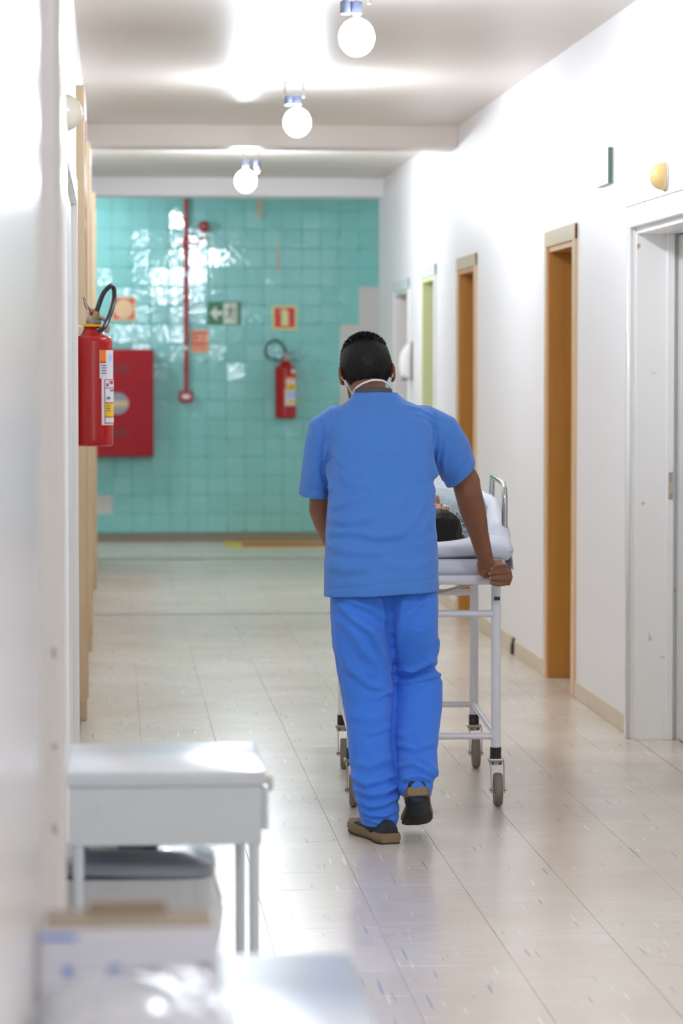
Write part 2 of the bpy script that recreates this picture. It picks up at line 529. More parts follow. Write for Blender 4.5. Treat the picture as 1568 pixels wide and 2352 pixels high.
# left wall
bm = bmesh.new(); box(bm, XL - .2, XL, 5.28, YE, 0, H)
struct('wall_left', bm, M['wall'], 'white left corridor wall')
def rounded_block(x0, x1, y0, y1, r, corners):
    bm = bmesh.new(); pts = []
    for (cx, cy, sx, sy, k) in ((x1, y0, -1, 1, 0), (x1, y1, -1, -1, 1), (x0, y1, 1, -1, 2), (x0, y0, 1, 1, 3)):
        if k in corners:
            ox, oy = cx + sx * r, cy + sy * r
            a0 = (-PI / 2, 0, PI / 2, PI)[k]
            for i in range(9):
                a = a0 + PI / 2 * i / 8; pts.append((ox + r * math.cos(a), oy + r * math.sin(a)))
        else: pts.append((cx, cy))
    lo = [bm.verts.new((p[0], p[1], 0)) for p in pts]; hi = [bm.verts.new((p[0], p[1], H)) for p in pts]
    skinr(bm, [lo, hi]); return bm
struct('wall_left_near', rounded_block(-.4, -.088, YB, 3.62, .016, (1,)), M['wall_l'], 'cream wall nearest the camera at the left edge', True, 40)
struct('wall_left_pillar', rounded_block(-.5, -.083, 5.17, 5.42, .02, (0, 1)), M['wall_l'], 'glossy white pillar between foreground wall and table', True, 40)
struct('wall_left_recess', B(-.5, -.36, 3.5, 5.3, 0, H), M['wall'], 'recess between the cream wall and the pillar')
struct('wall_behind', B(-1, 6, YB - .1, YB, 0, H), M['wall'], 'wall behind the viewpoint')
# rust / bare patches where the table rubbed the near wall
bm = bmesh.new()
ellipsoid(bm, (-.0885, 3.47, .735), (0, .05, 0), (0, 0, .075), (.0016, 0, 0), 14, 8)
o = obj('paint_chip', bm, M['scar'], bpy.data.objects['wall_left_near'], True)
bm = bmesh.new()
for z, yy, s in ((1.02, 5.168, .011), (.86, 5.168, .006), (.72, 5.168, .01)):
    ellipsoid(bm, (-.1, yy, z), (.004, 0, 0), (0, 0, s), (0, .0015, 0), 10, 6)
obj('paint_chip', bm, M['scar'], bpy.data.objects['wall_left_pillar'], True)

# end wall of the cross corridor, cross corridor sides
endw = struct('wall_end', B(-4.2, 6.0, YW + .008, YW + .2, 0, H), M['grout'], 'end wall clad in glazed teal tiles')
struct('wall_cross_left', B(-4.2, -4.1, YE, YW, 0, H), M['wall'], 'left end of the cross corridor')
struct('wall_cross_right', B(5.9, 6.0, YE, YW, 0, H), M['wall'], 'right end of the cross corridor')
struct('wall_cross_near', B(-4.2, XL - .2, YE - .15, YE, 0, H), M['wall'], 'near wall of the cross corridor on the left')
T = .165
def wtile_mesh(s):
    bm = bmesh.new(); x = s / 2 - .0012; y0 = 0.006; rows = []
    for inset, d in ((0, y0), (0, -.0012), (.0025, -.0024), (.006, -.0027)):
        k = x - inset
        rows.append([bm.verts.new(p) for p in ((-k, d, -k), (k, d, -k), (k, d, k), (-k, d, k))])
    for p, q in zip(rows, rows[1:]):
        for i in range(4): bm.faces.new((p[i], p[(i + 1) % 4], q[(i + 1) % 4], q[i]))
    bm.faces.new(rows[-1]); bmesh.ops.recalc_face_normals(bm, faces=bm.faces[:])
    for f in bm.faces: f.smooth = f.normal.y > -.999
    for f in bm.faces:
        if f.normal.y < -.999:
            for e in f.edges: e.smooth = False
    me = bpy.data.meshes.new('tile'); bm.to_mesh(me); bm.free(); me.materials.append(M['tile']); return me
wt = wtile_mesh(T)
X0 = 2.31 - 15 * T; Z0 = .075
def missing(px, pz):   # tiles that have come off and been plastered
    if px > 2.31 - T and pz < 2.16: return True
    if px > 2.31 - 2 * T and pz < 1.83: return True
    if px > 2.31 - 2.5 * T and pz < 1.35 and pz > .9: return True
    if px < .02 and .17 < pz < .42: return True
    return False
side = bmesh.new()
for i in range(-24, 36):
    for j in range(18):
        xc = X0 + (i + .5) * T; zc = Z0 + (j + .5) * T
        if zc + T / 2 > H + .12: continue
        near_ = -.17 < xc < 2.40
        if near_ and missing(xc, zc): continue
        if near_:
            o = bpy.data.objects.new('tile', wt); COL.objects.link(o)
            o.location = (xc, YW + .003, zc)
            o.rotation_euler = (random.gauss(0, .010), random.gauss(0, .002), random.gauss(0, .010))
            o.parent = endw
        elif j % 1 == 0 and (-1.2 < xc < 3.2):
            box(side, xc - T / 2 + .001, xc + T / 2 - .001, YW + .001, YW + .01, zc - T / 2 + .001, zc + T / 2 - .001)
fo = obj('tile_field', side, M['tile'], endw); fo['kind'] = 'stuff'
bm = bmesh.new()
box(bm, 2.31 - 3 * T, 2.36, YW + .0045, YW + .0085, .1, 2.23)
box(bm, -.3, .03, YW + .0045, YW + .0085, .1, .5)
obj('bare_plaster', bm, M['plaster'], endw)
bm = bmesh.new(); box(bm, 1.255, 1.295, YW - .003, YW + .003, 2.82, 2.99); box(bm, 1.43, 1.452, YW - .002, YW + .003, 2.36, 2.59)
obj('plaster_scar', bm, M['scar'], endw)
bm = bmesh.new(); tube(bm, smooth_path([(1.27, YW - .004, 2.84), (1.30, YW - .012, 2.80), (1.335, YW - .01, 2.86), (1.33, YW - .01, 2.95)]), .003, 6)
obj('loose_wire', bm, M['scar'], endw, True)
struct('baseboard_end', B(-4.1, 5.9, YW - .012, YW + .008, 0, .072, .003), M['granite'], 'speckled granite skirting under the teal tiles')

# baseboards on the right, between the doorways
for i, (y0, y1) in enumerate(((12.31, 13.77), (14.77, 15.86), (15.95, 17.58), (18.60, 19.83), (20.80, 21.64), (22.84, YE))):
    if i == 2:
        struct('baseboard_right_%d' % (i + 1), B(XR - .013, XR + .001, y0, y1, 0, .088, .003), M['skirt'], 'beige skirting on the right wall beyond the black door stop')
    else:
        struct('baseboard_right_%d' % (i + 1), B(XR - .010, XR + .001, y0, y1, 0, .075, .003), M['skirt'], 'beige skirting on the right wall, stretch %d from the near doorway' % (i + 1))
for i, (y0, y1) in enumerate(((10.95, 12.95), (14.05, 16.15), (17.25, 20.75), (21.85, YE))):
    struct('baseboard_left_%d' % (i + 1), B(XL - .001, XL + .012, y0, y1, 0, .09, .002), M['skirt_d'], 'dark skirting on the left wall, stretch %d' % (i + 1))

# ------------------------------------------------------------------ doors
def door_right(name, label, y0, y1, top, cas, jamb, leaf_m, cw=.075, proud=.014, leafy=True, head=None):
    """opening y0..y1 in the right wall"""
    r = sroot(name, label, (XR, (y0 + y1) / 2, 0))
    e = .0015
    bm = bmesh.new(); box(bm, XR - proud, XR + e, y1 - e, y1 + cw, 0, top + cw, .004); obj('casing_far', bm, cas, r)
    bm = bmesh.new(); box(bm, XR - proud, XR + e, y0 - cw, y0 + e, 0, top + cw, .004); obj('casing_near', bm, cas, r)
    bm = bmesh.new(); box(bm, XR - proud - .001, XR + e, y0 - cw, y1 + cw, top - e, top + cw, .004); obj('casing_head', bm, head or cas, r)
    bm = bmesh.new()
    box(bm, XR - .004, XR + .162, y1 - .025, y1 - .0005, 0, top - .0005)
    obj('jamb_far', bm, jamb, r)
    obj('jamb_near', B(XR - .004, XR + .162, y0 + .0005, y0 + .025, 0, top - .0005), jamb, r)
    obj('jamb_head', B(XR - .004, XR + .162, y0 + .0255, y1 - .0255, top - .026, top - .0005), jamb, r)
    if leafy:
        bm = bmesh.new(); box(bm, XR + .17, XR + .17 + (y1 - y0 - .06), y1 - .062, y1 - .027, .008, top - .03, .002)
        lf = obj('door_leaf', bm, leaf_m, r)
        bm = bmesh.new()
        hx = XR + .17 + (y1 - y0 - .06) - .06
        cyl(bm, (hx, y1 - .062, 1.02), (hx, y1 - .11, 1.02), .009); cyl(bm, (hx, y1 - .105, 1.02), (hx - .11, y1 - .105, 1.02), .009)
        lathe(bm, [(.024, 0), (.024, .006)], (hx, y1 - .062, 1.02), (0, -1, 0))
        obj('door_handle', bm, M['steel'], lf, True)
    return r
r = door_right('door_1', 'near white doorway with a worn wide frame, at the right edge', 10.6, 12.20, 2.07, M['white'], M['worn'], M['worn'], .085, .03, False)
obj('door_stop_strip', B(XR + .115, XR + .145, 12.145, 12.1745, 0, 2.044, .003), M['worn'], r)
bm = bmesh.new(); box(bm, XR + .123, XR + .141, 12.143, 12.1455, .975, 1.085, .001)
sp = obj('strike_plate', bm, M['zinc'], r)
obj('strike_hole', B(XR + .126, XR + .138, 12.1415, 12.1435, 1.0, 1.045), M['scar'], sp)
bm = bmesh.new(); box(bm, XR + .165, XR + .20, 11.32, 12.135, .008, 2.04, .002); box(bm, XR + .1601, XR + .205, 12.14, 12.19, 0, 2.04)
lf = obj('door_leaf', bm, M['white'], r)
bm = bmesh.new()
box(bm, XR - .031, XR - .0005, 10.5, 12.31, 2.156, 2.17, .003); obj('cornice_lip', bm, M['white'], r)
bm = bmesh.new(); cyl(bm, (XR - .028, 12.206, 0.002), (XR - .028, 12.206, 2.07), .011, n=12); obj('casing_bead', bm, M['white'], r, True)
door_right('door_2', 'nearer brown wooden doorway on the right wall', 13.86, 14.68, 2.09, M['casing'], M['brown'], M['brown'])
door_right('door_3', 'second brown wooden doorway, behind the attendant\'s arm', 17.68, 18.50, 2.10, M['casing'], M['brown'], M['brown'])
door_right('door_4', 'pale green doorway with a light blue head on the right wall', 19.90, 20.73, 2.115, M['wall'], M['green'], M['green'], head=M['palebl'])
door_right('door_5', 'white doorway nearest the teal wall on the right', 21.72, 22.76, 2.075, M['white'], M['white'], M['white'], head=M['palebl'])

def door_left(name, label, y0, y1, top, m, leaf_m, face, cw=.07, transom=None):
    r = sroot(name, label, (XL, (y0 + y1) / 2, 0))
    e = .0015
    for nm, a, b_ in (('casing_near', y0, y0 + cw), ('casing_far', y1 - cw, y1)):
        bm = bmesh.new(); box(bm, XL - e, face, a, b_, 0, top, .005); obj(nm, bm, m, r)
    bm = bmesh.new(); box(bm, XL - e, face - .001, y0 + cw, y1 - cw, top - cw, top, .004); obj('casing_head', bm, m, r)
    if transom:
        bm = bmesh.new(); box(bm, XL - e, face - .003, y0 + cw, y1 - cw, transom, transom + .05, .003); obj('transom_bar', bm, m, r)
        obj('transom_panel', B(XL - e, XL + .008, y0 + cw, y1 - cw, transom + .05, top - cw), leaf_m, r)
    bm = bmesh.new(); box(bm, XL - e, XL + .008, y0 + cw, y1 - cw, .008, (transom or top - cw), .001)
    lf = obj('door_leaf', bm, leaf_m, r)
    bm = bmesh.new(); cyl(bm, (XL + .008, y0 + cw + .06, 1.02), (XL + .02, y0 + cw + .06, 1.02), .008)
    ellipsoid(bm, (XL + .022, y0 + cw + .06, 1.02), (.006, 0, 0), (0, .014, 0), (0, 0, .014), 12, 8)
    obj('door_knob', bm, M['steel'], lf, True)
    return r
r = door_left('door_6', 'white framed door on the left wall under the opal dome', 8.35, 10.88, 2.17, M['worn'], M['worn'], -.121, .09)
door_left('door_7', 'nearest tall tan framed door on the left wall, past the extinguisher', 13.0, 13.98, 2.70, M['tan'], M['tan'], -.113, .08, 2.12)
door_left('door_8', 'middle tall tan framed door on the left wall', 16.2, 17.18, 2.70, M['tan'], M['tan'], -.113, .08, 2.12)
door_left('door_9', 'farthest tall tan framed door on the left wall', 20.8, 21.78, 2.70, M['tan'], M['tan'], -.113, .08, 2.12)

# ------------------------------------------------------------------ ceiling lamps
def lamp(x, y, label, bulb_dx, other_dx, group, bm_='bulb'):
    t = thing('ceiling_lamp', label, 'lamp', (x, y, H), group)
    bm = bmesh.new(); lathe(bm, [(.02, 0), (.125, -.002), (.13, -.008), (.118, -.014), (.02, -.016)], (x, y, H - .0005), n=32); obj('canopy', bm, M['porcelain'], t, True, 40)
    bm = bmesh.new()
    for s in (-.048, .048):
        box(bm, x + s - .006, x + s + .006, y - .012, y + .012, H - .1, H - .012, .002)
    box(bm, x - .054, x + .054, y - .014, y + .014, H - .03, H - .02, .002)
    obj('bracket', bm, M['lampmetal'], t)
    for dx in (bulb_dx, other_dx):
        bm = bmesh.new()
        lathe(bm, [(.012, 0), (.021, -.006), (.021, -.05), (.016, -.055)], (x + dx, y, H - .085), n=18); obj('socket', bm, M['socket'], t, True, 40)
    bm = bmesh.new()
    lathe(bm, [(.013, 0), (.014, -.022), (.02, -.032)], (x + bulb_dx, y, H - .138), n=18); nk = obj('bulb_neck', bm, M['porcelain'], t, True)
    bm = bmesh.new()
    ellipsoid(bm, (x + bulb_dx, y, H - .225), (.07, 0, 0), (0, .07, 0), (0, 0, .074), 18, 12)
    obj('bulb', bm, M[bm_], t, True)
    if other_dx > 0:
        bm = bmesh.new(); ellipsoid(bm, (x + other_dx, y, H - .152), (.015, 0, 0), (0, .015, 0), (0, 0, .02), 12, 8); obj('spare_lamp', bm, M['porcelain'], t, True)
G_ = 'bare bulb ceiling lamps along the corridor'
for y, l, b_, o_ in ((11.62, 'glaring bare bulb lamp nearest, cut by the top of the picture', .0, -.042),
                     (15.63, 'second bare bulb ceiling lamp, hanging before the nearer beam', .016, -.03),
                     (20.5, 'farthest bare bulb ceiling lamp, between the two beams', -.035, .045)):
    lamp(.93, y, l, b_, o_, G_, 'bulb3' if y > 20 else 'bulb')
for y, l in ((7.0, 'bare bulb ceiling lamp above the foreground, just out of the picture'), (1.75, 'bare bulb ceiling lamp over the viewpoint, out of the picture'), (-2.7, 'bare bulb ceiling lamp behind the viewpoint, out of the picture')):
    lamp(.93, y, l, 0, -.042, G_)
lamp(-.78, 25.55, 'bare bulb ceiling lamp round the corner on the left of the cross corridor', 0, -.042, G_, 'bulb2')
lamp(4.9, 25.4, 'bare bulb ceiling lamp round the corner on the right of the cross corridor', 0, -.042, G_)

# ------------------------------------------------------------------ opal domes on the walls
def dome(x, y, z, s, m, label):
    t = thing('wall_dome_light', label, 'light', (x, y, z))
    bm = bmesh.new(); lathe(bm, [(.056, 0), (.058, .006), (.05, .01)], (x, y, z), (s, 0, 0), 28); obj('base', bm, M['porcelain'], t, True, 40)
    bm = bmesh.new(); lathe(bm, [(.055 * math.cos(a), .008 + .058 * math.sin(a)) for a in [PI / 2 * i / 9 for i in range(10)]], (x, y, z), (s, 0, 0), 28)
    obj('dome', bm, m, t, True)
    bm = bmesh.new(); box(bm, min(x, x + s * .012), max(x, x + s * .012), y - .006, y + .006, z - .075, z - .055, .002); obj('clip', bm, M['steel'], t)
dome(XL, 9.0, 2.25, 1, M['dome'], 'white opal dome light over the white door on the left wall')
dome(XR, 11.55, 2.235, -1, M['dome_y'], 'yellowed opal dome light above the near white doorway on the right')

# exit sign plate on the right wall
t = thing('emergency_sign', 'small white illuminated sign plate with green pictogram on right wall', 'sign', (XR, 12.98, 2.36))
bm = bmesh.new(); box(bm, XR - .018, XR, 12.82, 13.14, 2.285, 2.44, .004); obj('housing', bm, M['porcelain'], t)
bm = bmesh.new(); box(bm, XR - .0195, XR - .0178, 12.835, 13.125, 2.30, 2.427); obj('face_panel', bm, M['sign_lit'], t)
bm = bmesh.new(); box(bm, XR - .0205, XR - .0192, 13.02, 13.06, 2.345, 2.375); box(bm, XR - .0205, XR - .0192, 13.05, 13.085, 2.335, 2.365); obj('pictogram', bm, M['label_g'], t)
bm = bmesh.new(); box(bm, XR - .02, XR - .001, 12.812, 12.8205, 2.287, 2.438); obj('dark_edge', bm, mat('sign_edge', (92, 112, 104), .5), t)

# soap dispenser
t = thing('soap_dispenser', 'white wall soap dispenser beside the far white doorway', 'dispenser', (XR, 21.45, 1.56))
bm = bmesh.new()
rows = []
for z, d, wd in ((1.435, .05, .05), (1.45, .085, .058), (1.50, .097, .06), (1.58, .092, .06), (1.64, .07, .06), (1.675, .04, .056), (1.69, .02, .05)):
    rows.append(((XR - d / 2, 21.45, z), (d / 2, 0, 0), (0, wd, 0)))
loft(bm, rows, 24, 3.2); obj('cover', bm, M['porcelain'], t, True, 50)
obj('back_plate', B(XR - .012, XR, 21.38, 21.52, 1.425, 1.695, .003), M['hub'], t)
bm = bmesh.new(); box(bm, XR - .075, XR - .03, 21.43, 21.47, 1.42, 1.437, .003); obj('push_tab', bm, M['hub'], t)

# black door stop at the foot of the right wall
bm = bmesh.new()
loft(bm, [((XR - .012, 15.905, 0), (.011, 0, 0), (0, .035, 0)), ((XR - .012, 15.905, .045), (.011, 0, 0), (0, .032, 0)), ((XR - .006, 15.905, .085), (.005, 0, 0), (0, .018, 0))], 16, 3)
tag(obj('door_stop', bm, M['black'], None, True, 50), 'small black door stop at the foot of the right wall', 'stop')

# ------------------------------------------------------------------ fixtures on the end wall
def wx(px): return (px - 258) / 7000 * 26.57 * 1.0 + .0
def wz(py): return 1.5 - (py - 848) / 7000 * 26.5
YS = YW - .0015   # sign plane
def plate(name, label, x0, x1, z0, z1, m, cat='sign', d=.004):
    o = obj(name, B(x0, x1, YS - d, YS, z0, z1, .0008, 1), m); return tag(o, label, cat)
def poly_y(pts, y, d):
    bm = bmesh.new(); a = [bm.verts.new((p[0], y, p[1])) for p in pts]; b_ = [bm.verts.new((p[0], y - d, p[1])) for p in pts]
    skinr(bm, [a, b_]); return bm
# hose reel sign with spiral
s = plate('fire_hose_sign', 'red square sign with cream hose spiral above the red cabinet', -.005, .205, 1.92, 2.13, M['sign_cream'])
obj('red_field', B(.010, .190, YS - .0055, YS - .0035, 1.935, 2.115), M['sign_red'], s)
bm = bmesh.new(); lathe(bm, [(.082, 0), (.082, .0015)], (.10, YS - .0055, 2.022), (0, -1, 0), 36); obj('hose_disc', bm, M['sign_cream'], s)
bm = bmesh.new(); tube(bm, [(.10 + (.008 + .0105 * a / (2 * PI) * 1.5) * math.cos(a), YS - .0068, 2.022 + (.008 + .0105 * a / (2 * PI) * 1.5) * math.sin(a)) for a in [i * .25 for i in range(108)]], .0028, 5)
obj('hose_spiral', bm, M['sign_peach'], s)
# call point sign
s = plate('call_point_sign', 'small peach and red alarm instruction sign right of the red pipe', .680, .835, 1.645, 1.84, M['sign_peach'])
bm = bmesh.new()
box(bm, .697, .82, YS - .0055, YS - .0035, 1.805, 1.825); box(bm, .697, .82, YS - .0055, YS - .0035, 1.715, 1.735)
box(bm, .72, .742, YS - .0055, YS - .0035, 1.755, 1.79); box(bm, .772, .806, YS - .0055, YS - .0035, 1.765, 1.778)
box(bm, .772, .784, YS - .0055, YS - .0035, 1.75, 1.765); box(bm, .697, .705, YS - .0055, YS - .0035, 1.735, 1.805)
for z in (1.7, 1.685, 1.67): box(bm, .70, .815, YS - .0055, YS - .0035, z, z + .005)
obj('pictogram', bm, M['sign_red'], s)
# exit sign
s = plate('exit_sign', 'green exit sign with white arrow pointing left and running figure', .83, 1.118, 1.885, 2.088, M['sign_green'])
obj('white_field', B(.965, 1.085, YS - .0055, YS - .0035, 1.895, 2.075), M['sign_white'], s)
ax, az = .845, 1.987
obj('arrow', poly_y([(ax, az), (ax + .055, az + .06), (ax + .06, az + .022), (ax + .112, az + .018), (ax + .112, az - .018), (ax + .06, az - .022), (ax + .07, az - .07)], YS - .0036, .0018), M['sign_white'], s)
bm = bmesh.new()
def stroke(bm, pts, r): tube(bm, [(p[0], YS - .0056, p[1]) for p in pts], r, 6)
lathe(bm, [(.0095, 0), (.0095, .0012)], (1.032, YS - .0055, 2.052), (0, -1, 0), 14)
stroke(bm, [(1.028, 2.034), (1.022, 1.985)], .009); stroke(bm, [(1.024, 2.03), (1.0, 2.024), (.99, 2.004)], .0042)
stroke(bm, [(1.03, 2.03), (1.045, 2.008), (1.062, 2.014)], .0042); stroke(bm, [(1.022, 1.985), (1.045, 1.965), (1.04, 1.93)], .0052)
stroke(bm, [(1.022, 1.985), (1.005, 1.955), (.978, 1.945)], .0052)
obj('running_figure', bm, M['sign_green'], s)
obj('door_bar', B(1.066, 1.074, YS - .0062, YS - .0052, 1.905, 2.06), M['sign_green'], s)
# extinguisher sign
s = plate('extinguisher_sign', 'red square sign with pale lime extinguisher symbol on teal tiles', 1.388, 1.607, 1.843, 2.055, M['sign_lime'])
obj('red_field', B(1.408, 1.588, YS - .0055, YS - .0035, 1.862, 2.036), M['sign_red'], s)
bm = bmesh.new()
box(bm, 1.468, 1.532, YS - .0072, YS - .0052, 1.877, 1.985, .001); lathe(bm, [(.032, 0), (.032, .0018)], (1.5, YS - .0053, 1.985), (0, -1, 0), 20)
box(bm, 1.488, 1.512, YS - .0072, YS - .0052, 2.0, 2.025); stroke(bm, [(1.5, 2.02), (1.462, 2.018), (1.452, 1.99)], .004)
obj('extinguisher_symbol', bm, M['sign_lime'], s)

# fire hose cabinet
t = thing('hose_cabinet', 'red fire hose cabinet with round window on the teal wall', 'cabinet', (.045, YW - .1, .75))
yc0 = YW - .185
obj('cabinet_body', B(-.264, .354, yc0 + .02, YS, .745, 1.672, .006), M['redcab'], t)
bm = bmesh.new()
# door with a round hole
zc = 1.206; xc = .045; rr = .097; n = 40
out = []; inn = []
for i in range(n):
    a = 2 * PI * i / n; c_, s_ = math.cos(a), math.sin(a)
    k = min(.3 / max(abs(c_), 1e-6), .4535 / max(abs(s_), 1e-6))
    out.append((xc + c_ * k, zc + .002 + s_ * k)); inn.append((xc + c_ * rr, zc + s_ * rr))
A = [bm.verts.new((p[0], yc0, p[1])) for p in out]; Bv = [bm.verts.new((p[0], yc0, p[1])) for p in inn]
Cv = [bm.verts.new((p[0], yc0 + .019, p[1])) for p in inn]; Dv = [bm.verts.new((p[0], yc0 + .019, p[1])) for p in out]
skinr(bm, [A, Bv, Cv, Dv, A], False)
dr = obj('cabinet_door', bm, M['redcab'], t)
for z in (1.50, .95):
    bm = bmesh.new()
    for k in range(4): box(bm, xc - .1, xc + .1, yc0 - .003, yc0 + .001, z - .028 + k * .018, z - .018 + k * .018, .001)
    obj('louvre', bm, M['redcab_d'], dr)
    obj('louvre_recess', B(xc - .105, xc + .105, yc0 - .001, yc0 + .001, z - .034, z + .042), M['redcab_d'], dr)
obj('window_back', B(xc - .1, xc + .1, yc0 + .014, yc0 + .0185, zc - .1, zc + .1), M['ink'], dr)
obj('window_band', B(xc - .092, xc + .092, yc0 + .008, yc0 + .0135, zc - .03, zc + .022), M['label_y'], dr)
gm = mat('cabinet_glass', (230, 236, 240), .05, alpha=.22)
bm = bmesh.new(); lathe(bm, [(rr - .001, 0), (rr - .001, .003)], (xc, yc0 + .006, zc), (0, -1, 0), 40); obj('window_glass', bm, gm, dr)

# red conduit with alarm bell and call point
t = thing('alarm_conduit', 'red conduit pipe running down the teal wall', 'pipe', (.64, YW, 1.3))
bm = bmesh.new(); cyl(bm, (.638, YW - .03, 1.31), (.638, YW - .03, H - .001), .0165, n=16); obj('riser', bm, M['redpipe'], t, True, 40)
bm = bmesh.new(); lathe(bm, [(.022, -.05), (.026, -.045), (.026, .045), (.022, .05)], (.638, YW - .03, 2.60)); obj('tee', bm, M['redpipe'], t, True, 40)
bm = bmesh.new(); tube(bm, smooth_path([(.64, YW - .03, 2.585), (.72, YW - .03, 2.587), (.765, YW - .03, 2.605), (.785, YW - .03, 2.65), (.793, YW - .03, 2.70)]), .011, 10); obj('branch', bm, M['redpipe'], t, True)
for z in (2.32, 1.685):
    bm = bmesh.new(); lathe(bm, [(.019, -.018), (.0195, .018)], (.638, YW - .03, z)); obj('white_coupling', bm, M['porcelain'], t, True, 40)
for z in (2.1, 1.5, 2.8): obj('pipe_clip', B(.612, .664, YW - .034, YW - .002, z - .01, z + .01, .002), M['redpipe'], t)
t = thing('alarm_bell', 'small dark red round alarm bell on the conduit branch', 'bell', (.793, YW, 2.735))
bm = bmesh.new(); lathe(bm, [(.03, 0), (.045, .012), (.047, .04), (.04, .06), (.02, .072), (.0, .074)], (.795, YW - .003, 2.737), (0, -1, 0), 28); obj('gong', bm, M['redpipe'], t, True, 40)
bm = bmesh.new(); lathe(bm, [(.013, .0725), (.012, .082), (.001, .084)], (.795, YW - .003, 2.737), (0, -1, 0), 16); obj('cap_nut', bm, M['steel'], t, True)
t = thing('manual_call_point', 'red alarm call point box with white face below the conduit', 'alarm box', (.638, YW, 1.26))
bm = bmesh.new(); box(bm, .580, .696, YW - .06, YW - .002, 1.214, 1.309, .012, 3); obj('housing', bm, M['redpipe'], t, True, 40)
bm = bmesh.new(); box(bm, .604, .672, YW - .063, YW - .059, 1.243, 1.279, .002); obj('face_plate', bm, M['porcelain'], t)

# yellow and red keep-clear marking on the floor
o = obj('floor_marking', B(.955, 1.95, 25.46, 26.54, -.0005, .0008), M['yellow']); tag(o, 'yellow edged red keep clear marking on the floor below the teal wall', 'marking')
obj('red_field', B(1.10, 1.86, 25.66, 26.36, .0004, .0014), M['brick'], o)

# ------------------------------------------------------------------ fire extinguishers
def pol(c, r, a, z): return (c[0] + r * math.sin(a), c[1] - r * math.cos(a), z)   # a = 0 faces the viewer
def patch(c, r, a0, a1, z0, z1, n=8):
    bm = bmesh.new()
    for i in range(n):
        p, q = a0 + (a1 - a0) * i / n, a0 + (a1 - a0) * (i + 1) / n
        vs = []
        for rr in (r, r + .0007):
            vs += [bm.verts.new(pol(c, rr, p, z0)), bm.verts.new(pol(c, rr, q, z0)), bm.verts.new(pol(c, rr, q, z1)), bm.verts.new(pol(c, rr, p, z1))]
        bm.faces.new(vs[4:8])
        for k in range(4): bm.faces.new((vs[k], vs[(k + 1) % 4], vs[4 + (k + 1) % 4], vs[4 + k]))
    return bm
def extinguisher(label, c, r, zb, zt, big):
    t = thing('fire_extinguisher', label, 'extinguisher', (c[0], c[1], zb))
    h = zt - zb
    bm = bmesh.new()
    prof = [(r * .9, .0), (r * .985, .004), (r, .012), (r, .03), (r * .995, .034), (r * .995, h - r * .35)]
    prof += [(r * (.62 + .38 * math.cos(a)), h - r * .35 + r * .35 * math.sin(a)) for a in [PI / 2 * i / 6 for i in range(1, 6)]]
    prof += [(r * .58, h + r * .06), (r * .47, h + r * .22), (r * .40, h + r * .38), (r * .3, h + r * .45)]
    lathe(bm, prof, (c[0], c[1], zb), n=40); obj('cylinder', bm, M['red'], t, True, 50)
    return t
# --- near one on the left wall
c = (-.0745, 11.5); r = .0765; zb, zt = 1.212, 1.628
t = extinguisher('large red fire extinguisher with black hose hanging on the left wall', c, r, zb, zt, True)
ztp = zt + r * .45
bm = bmesh.new(); lathe(bm, [(.036, 0), (.038, .004), (.036, .01), (.02, .012)], (c[0], c[1], ztp - .004)); obj('yellow_seal_ring', bm, M['label_y'], t, True, 40)
bm = bmesh.new()
lathe(bm, [(.026, 0), (.03, .012), (.024, .03), (.018, .04), (.018, .062)], (c[0] + .004, c[1], ztp + .002), n=20)
cyl(bm, (c[0] + .03, c[1] - .01, ztp + .014), (c[0] + .0, c[1] - .02, ztp + .012), .012)
va = obj('valve', bm, M['alloy'], t, True, 40)
bm = bmesh.new(); lathe(bm, [(.02, 0), (.022, .006), (.022, .018), (.017, .022)], (c[0] + .006, c[1], ztp + .034), n=20); obj('red_collar', bm, M['red'], va, True, 40)
bm = bmesh.new(); tube(bm, smooth_path([(c[0] - .004, c[1] + .0, ztp + .055), (c[0] - .022, c[1] - .02, ztp + .075), (c[0] - .03, c[1] - .05, ztp + .105)]), [.008] * 7 + [.007] * 6, 8); obj('lever', bm, M['alloy'], t, True)
bm = bmesh.new(); tube(bm, smooth_path([(c[0] + .02, c[1] - .01, ztp + .03), (c[0] + .045, c[1] - .03, ztp + .025), (c[0] + .058, c[1] - .045, ztp - .002), (c[0] + .054, c[1] - .05, ztp - .025)]), .0085, 8); obj('carry_handle', bm, M['alloy'], t, True)
P = lambda x, y, d=11.4: ((x - 258) / 7000 * d, d, 1.5 - (y - 848) / 7000 * d)
bm = bmesh.new()
tube(bm, smooth_path([P(222, 720, 11.44), P(228, 700, 11.44), P(238, 675, 11.45), P(249, 662, 11.46), P(257, 658, 11.47), P(262.5, 668, 11.48), P(262, 690, 11.47), P(256, 714, 11.44), P(247, 738, 11.41), P(238, 754, 11.38), P(226, 762, 11.37)]), .0092, 12); obj('hose', bm, M['black'], t, True)
bm = bmesh.new(); cyl(bm, P(218, 733, 11.44), P(223.5, 716, 11.44), .0108, .0112); obj('hose_ferrule', bm, M['brass'], t, True, 40)
bm = bmesh.new(); tube(bm, smooth_path([P(208, 734, 11.43), P(203, 712, 11.42), P(194, 688, 11.41)]), .0013, 6); obj('seal_wire', bm, M['sign_cream'], t)
bm = bmesh.new(); box(bm, XL, c[0] - .02, c[1] - .012, c[1] + .012, ztp - .004, ztp + .002); box(bm, XL, XL + .004, c[1] - .02, c[1] + .02, ztp - .06, ztp + .03); obj('wall_bracket', bm, M['steel'], t)
aw0, aw1 = .62, 1.75
def lab(nm, m, a0, a1, z0, z1, k=0): 
    o = obj(nm, patch(c, r * .995 + .0004 + k * .0009, a0, a1, z0, z1, 10), m, lbl); return o
lbl = obj('label', patch(c, r * .995 + .0004, .36, 1.9, 1.466, 1.571, 14), M['label_w'], t)
